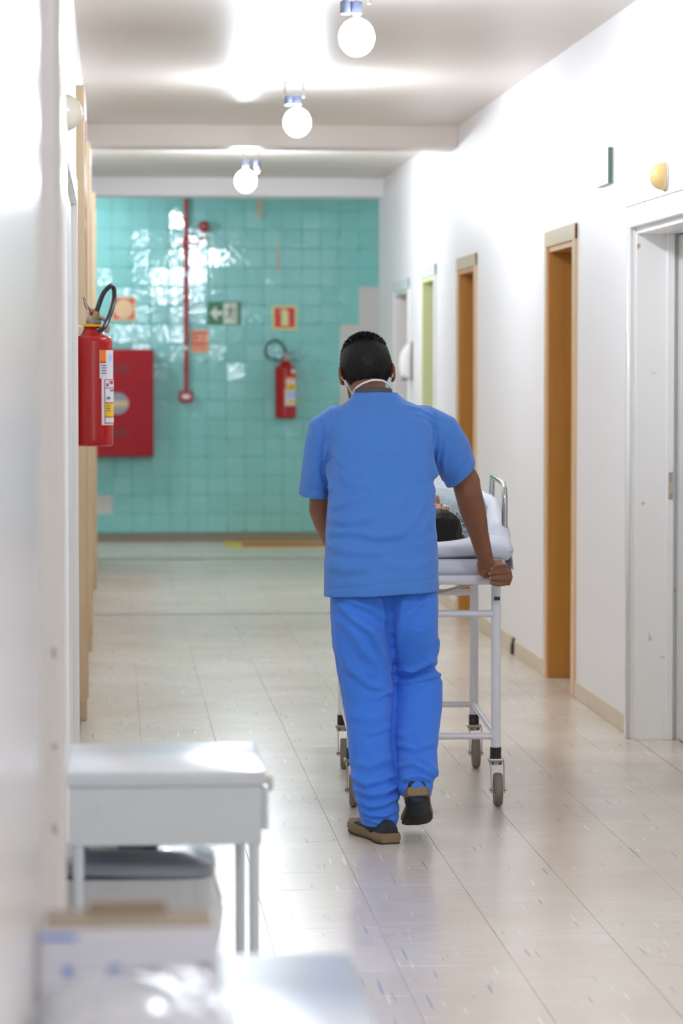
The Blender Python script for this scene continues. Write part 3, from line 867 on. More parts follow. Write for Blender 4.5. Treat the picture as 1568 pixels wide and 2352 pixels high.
lab('orange_field', M['label_o'], .38, .70, 1.527, 1.571, 1); lab('red_strip', M['label_r'], .38, .70, 1.523, 1.53, 1)
lab('emblem', M['label_b'], .95, 1.25, 1.53, 1.556, 1)
for z in (1.512, 1.503, 1.493, 1.483): lab('print_line', M['ink'], .46, .74, z, z + .0035, 1)
lab('label_strip', M['label_w'], .46, 1.9, 1.291, 1.467)
lab('red_border', M['label_r'], .62, 1.85, 1.297, 1.462, 1)
for z0, z1, mm in ((1.431, 1.459, 'label_w'), (1.376, 1.428, 'label_w'), (1.323, 1.372, 'label_y'), (1.300, 1.319, 'label_w')):
    lab('panel', M[mm], .65, 1.85, z0, z1, 2)
lab('print_mark', M['ink'], .72, .86, 1.436, 1.447, 3); lab('print_mark', M['label_r'], .95, 1.3, 1.445, 1.456, 3)
lab('print_mark', M['label_g'], .74, .98, 1.388, 1.397, 3); lab('print_line', M['ink'], .95, 1.4, 1.418, 1.423, 3)
for z in (1.362, 1.352, 1.343): lab('print_line', M['ink'], .72, .98, z, z + .003, 3)
# --- far one on the teal wall
yb = YW - .105; c = (1.500, yb); r = .092; zb, zt = 1.075, 1.535
t = extinguisher('red fire extinguisher with yellow labels hanging on the teal wall', c, r, zb, zt, False)
ztp = zt + r * .45
bm = bmesh.new(); lathe(bm, [(.026, 0), (.028, .02), (.02, .04), (.018, .07), (.005, .075)], (c[0] + .005, c[1], ztp - .002), n=20); obj('valve', bm, M['alloy'], t, True, 40)
bm = bmesh.new(); tube(bm, smooth_path([(c[0], yb, ztp + .05), (c[0] + .05, yb - .01, ztp + .068), (c[0] + .085, yb - .01, ztp + .09)]), .008, 8); obj('lever', bm, M['alloy'], t, True)
bm = bmesh.new(); tube(bm, smooth_path([(c[0] + .01, yb, ztp + .02), (c[0] + .07, yb - .01, ztp + .01), (c[0] + .115, yb - .01, ztp - .012)]), .008, 8); obj('carry_handle', bm, M['alloy'], t, True)
bm = bmesh.new(); tube(bm, smooth_path([(c[0] + .01, yb - .01, ztp + .065), (c[0] - .03, yb - .01, ztp + .14), (c[0] - .085, yb - .01, ztp + .175), (c[0] - .15, yb - .01, ztp + .145), (c[0] - .172, yb - .01, ztp + .07), (c[0] - .15, yb - .01, ztp + .022), (c[0] - .09, yb - .01, ztp + .012), (c[0] - .01, yb - .01, ztp + .018)]), .0125, 10); obj('hose', bm, M['hose'], t, True)
bm = bmesh.new(); box(bm, c[0] - .03, c[0] + .03, c[1] + .06, YS, ztp - .07, ztp - .01); box(bm, c[0] - .02, c[0] + .02, c[1] - .02, YS, ztp - .004, ztp + .004); obj('wall_bracket', bm, M['steel'], t)
lbl = obj('label', patch(c, r * .995 + .0005, -.12, 1.25, 1.185, 1.33, 12), M['label_w'], t)
def lab2(nm, m, a0, a1, z0, z1, k=1): return obj(nm, patch(c, r * .995 + .0005 + k * .0009, a0, a1, z0, z1, 8), m, lbl)
lab2('label_top', M['label_w'], -.02, 1.2, 1.345, 1.43, 0); lab2('orange_field', M['label_o'], .02, 1.15, 1.41, 1.435)
lab2('yellow_panel', M['label_y'], .03, 1.22, 1.315, 1.375); lab2('grey_panel', M['label_b'], .03, 1.2, 1.25, 1.305)
lab2('yellow_strip', M['label_y'], .08, 1.2, 1.205, 1.232); lab2('small_tag', M['label_w'], .55, 1.15, 1.465, 1.50, 0)
lab2('print_line', M['ink'], .3, .8, 1.335, 1.345, 2)
# ------------------------------------------------------------------ side tables
def side_table(label, x0, x1, y0, y1, top):
    t = thing('side_table', label, 'table', ((x0 + x1) / 2, (y0 + y1) / 2, 0), 'white metal side tables against the left wall')
    bm = bmesh.new(); box(bm, x0, x1, y0, y1, top - .028, top, .006, 3); obj('tabletop', bm, M['tablewhite'], t, True, 40)
    bm = bmesh.new(); box(bm, x0 + .006, x1 - .008, y0 + .006, y1 - .006, top - .137, top - .0285, .002); obj('drawer_case', bm, M['tablewhite'], t)
    bm = bmesh.new(); box(bm, x1 - .0075, x1 + .005, y0 + .012, y1 - .012, top - .112, top - .031, .004); dr = obj('drawer_front', bm, M['tablewhite'], t)
    bm = bmesh.new(); lathe(bm, [(.007, 0), (.008, .006), (.016, .009), (.017, .016), (.013, .02), (.001, .021)], (x1 + .005, (y0 + y1) / 2, top - .052), (1, 0, 0), 20); obj('drawer_knob', bm, M['knob'], dr, True, 50)
    for x_ in (x0 + .022, x1 - .022):
        for y in (y0 + .02, y1 - .02):
            x = x_ - (.009 if y > (y0 + y1) / 2 and x_ > x0 + .1 else 0)
            bm = bmesh.new(); cyl(bm, (x, y, .02), (x, y, top - .138), .0105, n=16); lg = obj('leg', bm, M['tablewhite'], t, True, 40)
            bm = bmesh.new(); lathe(bm, [(.013, 0), (.013, .02), (.0115, .028)], (x, y, 0), n=14); obj('rubber_foot', bm, M['hub'], lg, True, 40)
side_table('white enamel side table with drawer and ivory knob, bin beneath', -.088, .282, 5.62, 6.07, .755)
side_table('white side table in the foreground corner carrying the white carton', -.08, .30, 2.75, 3.86, .755)

# ------------------------------------------------------------------ waste bin with bag
t = thing('waste_bin', 'grey plastic waste bin lined with a clear bag under the table', 'bin', (.04, 5.9, 0))
bx, by = .035, 5.90
def rr_(z, hx, hy): return ((bx, by, z), (hx, 0, 0), (0, hy, 0))
bm = bmesh.new(); loft(bm, [rr_(0, .12, .10), rr_(.02, .125, .105), rr_(.52, .15, .13), rr_(.535, .155, .135)], 40, 5); obj('bin_body', bm, M['bin'], t, True, 40)
bm = bmesh.new()
rot = Matrix.Translation((bx, by, .56)) @ Matrix.Rotation(math.radians(1.6), 4, 'Y') @ Matrix.Translation((-bx, -by, -.56))
loft(bm, [rr_(.537, .150, .131), rr_(.538, .159, .14), rr_(.554, .160, .141), rr_(.560, .156, .137), rr_(.566, .13, .11), rr_(.574, .10, .08)], 40, 6)
bmesh.ops.transform(bm, matrix=rot, verts=bm.verts[:]); obj('bin_lid', bm, M['binlid'], t, True, 35)
obj('lid_hinge', B(bx - .03, bx + .05, by - .02, by + .0, .572, .580, .002), M['bin'], t)
bm = bmesh.new(); rings = []
for k, z in enumerate((.53, .50, .46, .42, .38, .33)):
    vs = []
    for i in range(90):
        a = 2 * PI * i / 90; ct, st = math.cos(a), math.sin(a)
        kx = abs(ct) ** .4 * (1 if ct > 0 else -1); ky = abs(st) ** .4 * (1 if st > 0 else -1)
        amp = .004 + .010 * min(k, 4) / 4
        f = 1 + amp * 6 * (noise.noise((ct * 5, st * 5, z * 3)) + .5 * noise.noise((ct * 14, st * 14, z * 2)))
        f += .02 * max(0, -ct + .2) * math.sin(38 * a + 3 * noise.noise((a * 3, z * 4, 0))) * min(1, k / 2)
        bul = .022 * math.exp(-((z - .45) / .05) ** 2) * max(0, ct) ** 2
        vs.append(bm.verts.new((bx + kx * (.156 + bul) * f, by + ky * (.138) * f, z)))
    rings.append(vs)
skinr(bm, rings, False); obj('bin_bag', bm, M['film'], t, True)

# ------------------------------------------------------------------ carton and wrapped pack on the front table
t = thing('supply_carton', 'white carton with blue logo and open brown top on the front table', 'box', (.02, 3.46, .755))
obj('carton_box', B(-.082, .118, 3.40, 3.53, .7555, .872, .003), M['carton'], t)
bm = bmesh.new(); box(bm, -.078, .112, 3.41, 3.52, .8722, .8745); obj('carton_flap', bm, M['kraft'], t)
bm = bmesh.new(); box(bm, -.03, .06, 3.50, 3.512, .8745, .886, .002); obj('carton_edge', bm, M['kraft'], t)
bm = bmesh.new(); lathe(bm, [(.0095, 0), (.0095, .0008)], (.0, 3.4, .8235), (0, -1, 0), 24); obj('logo', bm, M['logo'], t)
obj('blue_stripe', B(-.082, -.042, 3.3985, 3.4, .862, .867), M['logo'], t)
bm = bmesh.new(); lathe(bm, [(.0055, 0), (.0055, .0008)], (-.052, 3.4, .826), (0, -1, 0), 18); obj('blue_dot', bm, M['logo'], t)
bm = bmesh.new()
for i in range(7): box(bm, .012 + i * .0055, .0158 + i * .0055, 3.3988, 3.4, .821, .8275)
obj('print_marks', bm, M['ink'], t)['kind'] = 'stuff'
obj('print_square', B(.094, .106, 3.3988, 3.4, .815, .832), M['ink'], t)
bm = bmesh.new(); rings = []
for k, (y, s) in enumerate(((2.70, .55), (2.74, .85), (2.80, 1.0), (2.9, 1.03), (3.02, .98), (3.09, .8), (3.13, .5))):
    vs = []
    for i in range(48):
        a = 2 * PI * i / 48; ct, st = math.cos(a), math.sin(a)
        kx = abs(ct) ** .6 * (1 if ct > 0 else -1); ky = abs(st) ** .6 * (1 if st > 0 else -1)
        f = 1 + .10 * noise.noise((ct * 2.5, st * 2.5, y * 7)) + .05 * noise.noise((ct * 8, st * 8, y * 17))
        x_ = .022 + kx * .098 * s * f; z_ = .8115 + ky * .055 * s * f
        vs.append(bm.verts.new((x_, y, max(z_, .756))))
    rings.append(vs)
skinr(bm, rings); pk = obj('wrapped_pack', bm, M['wadding'], None, True)
tag(pk, 'clear plastic wrapped white pack at the very front of the table', 'pack')
bm = bmesh.new(); rings = []
for k, y in enumerate([2.78 + .030 * i for i in range(14)]):
    vs = []; s = math.sin(min(1, (y - 2.76) / .12) * PI / 2) * math.sin(min(1, (3.20 - y) / .08) * PI / 2)
    for i in range(49):
        a = PI * i / 48; ct, st = math.cos(a), math.sin(a)
        f = 1 + .08 * noise.noise((ct * 4 + 9, st * 4, y * 11)) + .07 * noise.noise((ct * 11, st * 11, y * 26))
        vs.append(bm.verts.new((.022 + (abs(ct) ** .6) * (1 if ct > 0 else -1) * .111 * f * (.7 + .3 * s), y, .757 + (st ** .6 if st > 0 else 0) * .128 * f * s)))
    rings.append(vs)
for p, q in zip(rings, rings[1:]):
    for i in range(48): bm.faces.new((p[i], p[i + 1], q[i + 1], q[i]))
obj('plastic_wrap', bm, M['film2'], pk, True)

# ------------------------------------------------------------------ gurney
AL = math.radians(2.5); GO = Vector((1.062, 10.36, 0))
GU = Vector((math.cos(AL), -math.sin(AL), 0)); GV = Vector((math.sin(AL), math.cos(AL), 0))
def g(u, v, z): return GO + GU * u + GV * v + Vector((0, 0, z))
GM = Matrix(((GU.x, GV.x, 0, GO.x), (GU.y, GV.y, 0, GO.y), (0, 0, 1, 0), (0, 0, 0, 1)))
gur = thing('gurney', 'white tubular hospital gurney on four casters being pushed', 'gurney', GO)
LU = .248; V0, V1, VL = .03, 1.03, 1.52
def tb(nm, a, b_, r, m='frame_white', parent=gur, n=14):
    bm = bmesh.new(); cyl(bm, g(*a), g(*b_), r, n=n); return obj(nm, bm, M[m], parent, True, 40)
# top frame
bm = bmesh.new()
rc = .03
pts = []
for (cu, cv, a0) in ((LU - rc + .02, -.0 + rc, -PI / 2), (LU - rc + .02, VL - rc, 0), (-LU + rc - .02, VL - rc, PI / 2), (-LU + rc - .02, rc, PI)):
    for i in range(6):
        a = a0 + PI / 2 * i / 5; pts.append(g(cu + rc * math.cos(a), cv + rc * math.sin(a), .779))
tube(bm, pts, .0165, 14, True); obj('top_frame', bm, M['frame_white'], gur, True)
bm = bmesh.new(); box(bm, -LU, LU, .03, VL - .03, .784, .790, mtx=GM); obj('bed_plate', bm, M['frame_white'], gur)
for su in (-1, 1):
    for v in (V0, V1):
        lg = tb('leg', (su * LU, v, .165), (su * LU, v, .772), .0168)
        bm = bmesh.new(); cyl(bm, g(su * LU, v, .163), g(su * LU, v, .2), .0195, n=16); obj('leg_sleeve', bm, M['black'], lg, True, 40)
        ca = bpy.data.objects.new('x', None) if False else None
        # caster
        wv = v - .028; wu = su * LU + .006
        bm = bmesh.new(); box(bm, su * LU - .027, su * LU + .027, v - .032, v + .027, .152, .163, .003, mtx=GM)
        cyl(bm, g(su * LU, v, .14), g(su * LU, v, .153), .022)
        fk = obj('caster_fork', bm, M['zinc'], gur)
        for s in (-1, 1):
            bm = bmesh.new()
            x0 = wu + s * .021
            p = [(x0, v + .02, .15), (x0, v - .03, .15), (x0, wv - .012, .06), (x0, wv, .045), (x0, wv + .014, .06)]
            a = [bm.verts.new(g(*q)) for q in p]; b_ = [bm.verts.new(g(q[0] + s * .003, q[1], q[2])) for q in p]
            skinr(bm, [a, b_]); obj('fork_plate', bm, M['zinc'], fk)
        ax_ = GU
        c0 = g(wu, wv, .0575)
        bm = bmesh.new(); lathe(bm, [(.042, -.014), (.052, -.0145), (.0565, -.009), (.0575, 0), (.0565, .009), (.052, .0145), (.042, .014)], c0, ax_, 32); wh = obj('wheel', bm, M['rubber'], gur, True, 60)
        bm = bmesh.new(); lathe(bm, [(.0, -.016), (.014, -.016), (.018, -.011), (.042, -.0125), (.042, .0125), (.018, .011), (.014, .016), (0, .016)], c0, ax_, 24); obj('wheel_hub', bm, M['hub'], wh, True, 40)
        bm = bmesh.new(); cyl(bm, c0 - ax_ * .03, c0 + ax_ * .03, .0055, n=10); obj('axle_bolt', bm, M['steel'], wh)
for v in (V0, V1):
    for z, rr in ((.661, .0125), (.238, .0115)):
        tb('cross_rung', (-LU, v, z), (LU, v, z), rr)
for su in (-1, 1):
    tb('side_rung', (su * LU, V0, .238), (su * LU, V1, .238), .0115)
    tb('brace_rod', (su * .18, .05, .765), (su * .02, .32, .70), .005, 'zinc', gur, 8)
    tb('brace_bar', (su * .22, V1 - .3, .77), (su * .02 + su * .02, V1, .662), .008, 'zinc', gur, 8)
bm = bmesh.new(); box(bm, LU - .008, LU + .012, V0 - .021, V0 - .012, .708, .72, mtx=GM); obj('leg_clip', bm, M['black'], gur)
# chrome side rails
for su, lab_ in ((1, ''), (-1, '')):
    u = su * (LU + .052)
    bm = bmesh.new()
    tube(bm, smooth_path([g(u, .30, .775), g(u, .30, .95), g(u, .302, 1.05), g(u, .335, 1.088), g(u, .40, 1.098), g(u, .78, 1.105), g(u, .83, 1.095), g(u, .86, 1.05), g(u, .86, .95), g(u, .86, .775)], 8), .0105, 12)
    sr = obj('side_rail', bm, M['chrome'], gur, True)
    bm = bmesh.new()
    for v in (.30, .86): cyl(bm, g(su * (LU + .015), v, .779), g(u + su * .012, v, .779), .012, n=12)
    obj('rail_clamp', bm, M['zinc'], sr, True, 40)

# mattress, pillow
bm = bmesh.new()
N1, N2 = 26, 60
def rbox(bm, u0, u1, v0, v1, z0, z1, b_):
    box(bm, u0, u1, v0, v1, z0, z1, b_, 4, mtx=GM)
rbox(bm, -.30, .285, .012, 1.5, .7915, .848, .024)
mt = obj('mattress', bm, M['sheet'], None, True); tag(mt, 'thin mattress in a white sheet lying on the gurney', 'mattress')
obj('mattress_underside', B(-.27, .27, .08, 1.46, .7895, .7935, mtx=GM), M['darkstrap'], mt)
bm = bmesh.new()
for i in range(25):
    pass
def pillow_bm():
    bm = bmesh.new(); G = {}
    nu, nv = 34, 26
    for s in (1, -1):
        for i in range(nu + 1):
            for j in range(nv + 1):
                a = -1 + 2 * i / nu; b_ = -1 + 2 * j / nv
                th = max(0, (1 - abs(a) ** 9) * (1 - abs(b_) ** 3.2)) ** .5
                edge = (i in (0, nu)) or (j in (0, nv))
                u = .035 + a * .285 * (1 - .05 * b_ * b_); v = .175 + b_ * .155 * (1 - .06 * a * a)
                hgt = .05 * th
                hgt *= 1 - .55 * math.exp(-(((u - .06) / .12) ** 2 + ((v - .2) / .16) ** 2)) if s > 0 else (.55 + .45 * max(0, min(1, (abs(a) - .6) / .3)))
                hgt += .006 * noise.noise((u * 9, v * 14, s)) * th
                if edge and s < 0: G[(s, i, j)] = G[(1, i, j)]; continue
                G[(s, i, j)] = bm.verts.new(g(u, v, .874 + s * hgt))
        for i in range(nu):
            for j in range(nv):
                bm.faces.new((G[(s, i, j)], G[(s, i + 1, j)], G[(s, i + 1, j + 1)], G[(s, i, j + 1)]))
    return bm
pw = obj('pillow', pillow_bm(), M['pillow'], None, True); tag(pw, 'soft white pillow under the patient\'s head on the gurney', 'pillow')

# ------------------------------------------------------------------ patient
pat = thing('person', 'patient with dark hair in patterned grey gown lying on the gurney', 'person', g(.05, .3, .85))
hc = g(.062, .30, .935)
bm = bmesh.new()
hu, hv = GU, GV; up = Vector((0, 0, 1))
ellipsoid(bm, hc, hu * .074, up * .092, hv * .10)                         # cranium
ellipsoid(bm, hc + hv * .085 + up * .012, hu * .056, up * .068, hv * .075)     # jaw
ellipsoid(bm, hc + hv * .04 + up * .10, hu * .012, up * .026, hv * .024)       # nose
for s in (-1, 1): ellipsoid(bm, hc + hu * s * .074 + hv * .03, hu * .01, up * .02, hv * .032)
chain(bm, [(hc + hv * .08, .05), (g(.062, .50, .90), .055)])
sh_l, sh_r = g(-.11, .56, .93), g(.20, .56, .93)
chain(bm, [(sh_l, .055), (g(.062, .54, .925), .08), (sh_r, .055)])
chain(bm, [(g(.05, .56, .93), .10), (g(.04, .95, .925), .095), (g(.04, 1.05, .92), .10)])
chain(bm, [(sh_l, .05), (g(-.19, .82, .91), .042), (g(-.09, 1.0, 1.03), .034)])
chain(bm, [(sh_r, .05), (g(.24, .80, .93), .042), (g(.10, .93, 1.055), .032), (g(.06, .95, 1.075), .03)])
for s in (-1, 1):
    chain(bm, [(g(.04 + s * .085, 1.05, .92), .085), (g(.04 + s * .10, 1.28, .98), .06), (g(.04 + s * .09, 1.46, .885), .042)])
    chain(bm, [(g(.04 + s * .09, 1.46, .885), .036), (g(.04 + s * .11, 1.475, .95), .03)])
# fingers resting on the belly
for k in range(4):
    chain(bm, [(g(.055, .93 + .018 * k, 1.078), .011), (g(.02, .935 + .019 * k, 1.088), .0095), (g(-.015 + .006 * k, .94 + .019 * k, 1.075), .008)])
chain(bm, [(g(.06, .925, 1.082), .012), (g(.045, .895, 1.09), .010), (g(.025, .882, 1.085), .0085)])
me = remesh(bm, .007, 3)
obj('body', me, M['skin2'], pat, True)
# gown
bm = bmesh.new()
rows = []
for v, hw, hh, zc_ in ((.47, .10, .06, .915), (.52, .20, .105, .935), (.58, .235, .13, .945), (.70, .235, .145, .95), (.85, .23, .145, .95), (1.0, .225, .14, .945), (1.12, .20, .12, .94)):
    rows.append((g(.045, v, zc_), GU * hw, Vector((0, 0, hh))))
loft(bm, rows, 32, 2.4)
chain(bm, [(sh_r, .085), (g(.25, .74, .94), .075)]); chain(bm, [(sh_l, .085), (g(-.185, .74, .92), .075)])
me = remesh(bm, .008, 5)
co, no = get_vn(me)
d = np.array([noise.noise((p[0] * 9, p[1] * 9, p[2] * 9)) + .6 * noise.noise((p[0] * 22, p[1] * 16, p[2] * 22)) for p in co])
set_v(me, co + no * (d * .008)[:, None])
obj('gown', me, M['gown'], pat, True)
# hair: cap + bun lying towards the camera
bm = bmesh.new()
ellipsoid(bm, hc - hv * .012 - up * .006, hu * .088, up * .094, hv * .108, 28, 16)
ellipsoid(bm, hc - hv * .07 - up * .045 + hu * .01, hu * .07, up * .05, hv * .06, 20, 12)
ellipsoid(bm, hc - up * .05 + hu * .03, hu * .075, up * .05, hv * .09, 20, 12)
me = remesh(bm, .006, 3)
bm = bmesh.new(); bm.from_mesh(me)
dead = [f for f in bm.faces if (lambda q: q.dot(hv) > .0 - .72 * max(0, q.dot(up)) + .5 * max(0, -q.dot(up)))(f.calc_center_median() - hc)]
bmesh.ops.delete(bm, geom=dead, context='FACES')
me2 = bpy.data.meshes.new('hair'); bm.to_mesh(me2); bm.free()
co, no = get_vn(me2)
d = np.array([noise.noise((p[0] * 60, p[1] * 14, p[2] * 60)) for p in co])
set_v(me2, co + no * (d * .004)[:, None])
hp = obj('hair', me2, M['hair2'], pat, True)
bm = bmesh.new()
rnd = random.Random(3)
for k in range(90):
    a = rnd.uniform(-.6, PI + .6); s = hc - hv * .02 + hu * .088 * math.cos(a) * 1.0 + up * .09 * math.sin(a) - hv * rnd.uniform(0, .07)
    e_ = s - hv * rnd.uniform(.01, .03) + hu * .018 * math.cos(a) + up * rnd.uniform(-.02, .008)
    m_ = (s + e_) / 2 + Vector((rnd.uniform(-.006, .006), 0, rnd.uniform(-.004, .006)))
    tube(bm, [s, m_, e_], [.0008, .0007, .0003], 4)
obj('loose_hair', bm, M['hair2'], hp)
for s in (-1, 1):
    bm = bmesh.new(); ellipsoid(bm, hc + hv * .035 + hu * s * .03 + up * .078, hu * .013, up * .01, hv * .011, 14, 8); obj('eye', bm, M['eye'], pat, True)

# sheet over the legs and bunched along the right rail
bm = bmesh.new(); nu, nv = 60, 110; GR = {}
def sheet_z(u, v):
    base = .853
    edge = max(0, min(1, (v - .1) / .55))
    # bunch along the right side
    hb = min(1, max(0, (v - .2) / .1)) ** .7 * (.03 + .155 * edge ** .8) * math.exp(-((u - .285) / .075) ** 2)
    legs = 0
    if v > .95:
        k = min(1, (v - .95) / .12)
        legs = k * max(.2 * math.exp(-((u - .04) / .2) ** 4) * (1 - .3 * max(0, v - 1.25)), 0)
    f = .012 * noise.noise((u * 11 + v * 5, v * 3.2, 1.7)) + .007 * noise.noise((u * 26 - v * 9, v * 5, 4.1))
    return base + max(hb, legs) + f * (.5 + 3 * max(hb, legs))
for i in range(nu + 1):
    for j in range(nv + 1):
        v = .20 + 1.28 * j / nv
        ulo = .16 - .44 * max(0, min(1, (v - .9) / .12)) + .05 * max(0, .5 - v)
        u = ulo + (.345 - ulo) * i / nu
        z = sheet_z(min(u, .31), v)
        if u > .315: z -= (u - .315) * 5.2 * (1 + .2 * noise.noise((v * 8, 0, 0)))
        if i == 0: z = min(z, .856 if v < .9 else z)
        GR[i, j] = bm.verts.new(g(min(u, .322 + .006 * noise.noise((v * 9, 3, z * 9))), v, max(z, .80)))
for i in range(nu):
    for j in range(nv): bm.faces.new((GR[i, j], GR[i + 1, j], GR[i + 1, j + 1], GR[i, j + 1]))
me = bpy.data.meshes.new('sheet'); bmesh.ops.recalc_face_normals(bm, faces=bm.faces[:]); bm.to_mesh(me); bm.free()
sh = obj('bed_sheet', solidify(me, .003), M['sheet'], None, True)
tag(sh, 'crumpled white sheet bunched along the right rail and over the legs', 'sheet')
bm = bmesh.new(); tube(bm, smooth_path([g(.215, .335, .90), g(.24, .345, .918), g(.262, .36, .915)]), .014, 8)
o = obj('restraint_strap', bm, M['darkstrap'], None, True); tag(o, 'short black strap showing between pillow and bunched sheet', 'strap')

# ------------------------------------------------------------------ the attendant
nur = thing('person', 'attendant in blue scrubs seen from behind pushing the gurney', 'person', (.87, 9.7, 0))
def PX(x, y, d): return Vector(((x - 258) / 7000 * d + .0, 0, 1.5 - (y - 848) / 7000 * d))
def W(x, y, Y):            # from picture proportions to metres at depth Y
    p = PX(x, y, Y); return Vector((p.x, Y, p.z))
# head frame
roll = math.radians(4); pitch = math.radians(24)
hr = Vector((math.cos(roll), 0, math.sin(roll) * 1.0)); 
hf = Vector((0, math.cos(pitch), -math.sin(pitch)))
hup = hr.cross(hf).normalized(); hf = hup.cross(hr).normalized()
HC = Vector((.838, 10.085, 1.506))
def hd(r_, f_, u_): return HC + hr * r_ + hf * f_ + hup * u_
bm = bmesh.new()
ellipsoid(bm, HC, hr * .077, hf * .097, hup * .098, 28, 18)
ellipsoid(bm, hd(0, .03, -.07), hr * .058, hf * .066, hup * .062)
ellipsoid(bm, hd(0, .068, -.11), hr * .03, hf * .026, hup * .022)
ellipsoid(bm, hd(0, .09, .012), hr * .055, hf * .014, hup * .012)            # brow
chain(bm, [(hd(0, .098, -.004), .010), (hd(0, .116, -.04), .016)])           # nose
chain(bm, [(hd(-.02, .09, -.075), .009), (hd(.02, .09, -.075), .009)])       # lips
chain(bm, [(hd(-.035, .07, -.05), .03), (hd(.035, .07, -.05), .03)])
for s in (-1, 1):                                                          # ears
    e0 = hd(s * .080, -.004, -.028)
    out_ = (hr * s * .55 - hf * .83).normalized()
    for k in range(8):
        a0 = -.5 + PI * 1.25 * k / 7; a1 = -.5 + PI * 1.25 * (k + 1) / 7
        q = lambda a: e0 + out_ * (.011 + .008 * math.sin(a)) + hup * (.028 * math.cos(a))
        capsule(bm, q(a0), q(a1), .0052, .0052, 8)
    ellipsoid(bm, e0 + out_ * .007, hr * .007, out_ * .013, hup * .026, 14, 10)
    ellipsoid(bm, e0 - hup * .028 + out_ * .004, hr * .006, out_ * .007, hup * .008, 12, 8)
chain(bm, [(hd(0, -.014, -.06), .056), ((.85, 10.01, 1.375), .062)])
# torso
chain(bm, [((.85, 9.99, 1.36), .075), ((.86, 9.93, 1.22), .115), ((.865, 9.85, 1.05), .115), ((.87, 9.8, .90), .12)])
SL = W(756, 1000, 9.975); SR = W(1004, 994, 9.975)
chain(bm, [(SL, .046), ((.855, 9.985, 1.32), .08), (SR, .046)])
# right arm
EL = W(1076, 1128, 10.03); WR = W(1117, 1286, 10.235)
mid = EL.lerp(WR, .3)
chain(bm, [(SR, .052), (SR.lerp(EL, .5), .05), (EL + Vector((-.006, 0, .03)), .047), (EL, .045), (mid, .044), (EL.lerp(WR, .65), .033), (WR, .0275)])
# right hand, closed on the corner of the frame: palm turned to the viewer, fingers curled back to the left
pm = WR.lerp(W(1140, 1316, 10.285), 1.0)
chain(bm, [(WR, .027), (W(1122, 1300, 10.262), .028)])
kn = [W(1160, 1301, 10.31), W(1165, 1315, 10.315), W(1167, 1329, 10.315), W(1163, 1341, 10.31)]
for k, q in enumerate(kn):
    chain(bm, [(W(1118 + k, 1296 + 3.5 * k, 10.262), .0165), (W(1140, 1303 + 7 * k, 10.295), .0135), (q, .0115)])
fing = [((1164, 1303, 10.262), (1146, 1303, 10.242), (1131, 1309, 10.243)),
        ((1168, 1317, 10.264), (1146, 1318, 10.238), (1126, 1321, 10.240)),
        ((1169, 1332, 10.268), (1148, 1332, 10.242), (1128, 1332, 10.243)),
        ((1163, 1344, 10.272), (1146, 1346, 10.250), (1131, 1343, 10.250))]
tips = []
for q, (a, b_, c_) in zip(kn, fing):
    A_, B_, C_ = W(*a), W(*b_), W(*c_)
    chain(bm, [(q, .0105), (A_, .0088), (B_, .0080), (C_, .0066)]); tips.append((B_, C_))
# heel of the palm and thumb
chain(bm, [(W(1112, 1296, 10.255), .021), (W(1113, 1314, 10.262), .0205), (W(1118, 1322, 10.268), .016)])
chain(bm, [(W(1122, 1300, 10.275), .015), (W(1150, 1296, 10.33), .0125), (W(1170, 1312, 10.335), .0112), (W(1175, 1330, 10.32), .0098), (W(1171, 1344, 10.305), .0084)])
# left arm
EL2 = W(737, 1170, 10.06); WL = Vector((.752, 10.25, .885))
chain(bm, [(SL, .052), (SL.lerp(EL2, .5), .048), (EL2, .042), (EL2.lerp(WL, .3), .042), (WL, .027)])
hp_ = Vector((.80, 10.30, .822))
chain(bm, [(WL, .026), (WL.lerp(hp_, .6), .027), (hp_, .024)])
for k in range(4):
    b0 = hp_ + Vector((.030 - .02 * k, .012, .0))
    chain(bm, [(WL.lerp(hp_, .7), .016), (b0, .0115), (b0 + Vector((.002, .045, -.012)), .0098), (b0 + Vector((.002, .055, -.045)), .009), (b0 + Vector((.002, .03, -.066)), .0078)])
chain(bm, [(WL.lerp(hp_, .5) + Vector((.02, 0, 0)), .014), (hp_ + Vector((.055, .0, -.01)), .0115), (hp_ + Vector((.065, .02, -.045)), .0095)])
# legs
HL, HR_ = Vector((.785, 9.80, .88)), Vector((.955, 9.80, .88))
KL, KR = W(843, 1585, 9.83), W(958, 1570, 9.93)
AN_L, AN_R = Vector((.838, 9.635, .10)), Vector((.972, 9.66, .215))
chain(bm, [(HL, .09), (HL.lerp(KL, .5), .075), (KL, .055), (KL.lerp(AN_L, .35), .048), (AN_L, .034)])
chain(bm, [(HR_, .09), (HR_.lerp(KR, .5), .075), (KR, .055), (KR.lerp(AN_R, .35), .046), (AN_R, .032)])
fl = Vector((-.33, .94, 0)).normalized()           # left foot turned out
chain(bm, [(AN_L, .032), (AN_L + fl * .05 + Vector((0, 0, -.05)), .024), (AN_L + fl * .13 + Vector((0, 0, -.066)), .016)])
chain(bm, [(AN_R, .03), (AN_R + Vector((.004, .05, -.075)), .024), (AN_R + Vector((.008, .10, -.135)), .016)])
me = remesh(bm, .0036, 2)
body = obj('body', me, M['skin'], nur, True)
for (b_, c_) in tips:     # finger nails
    bm = bmesh.new(); d_ = (c_ - b_).normalized()
    ellipsoid(bm, c_ - d_ * .0 + Vector((0, -.0064, .0)), d_ * .0055, Vector((0, 0, .0048)), Vector((0, .0016, 0)), 12, 8); obj('nail', bm, M['nail'], body, True)
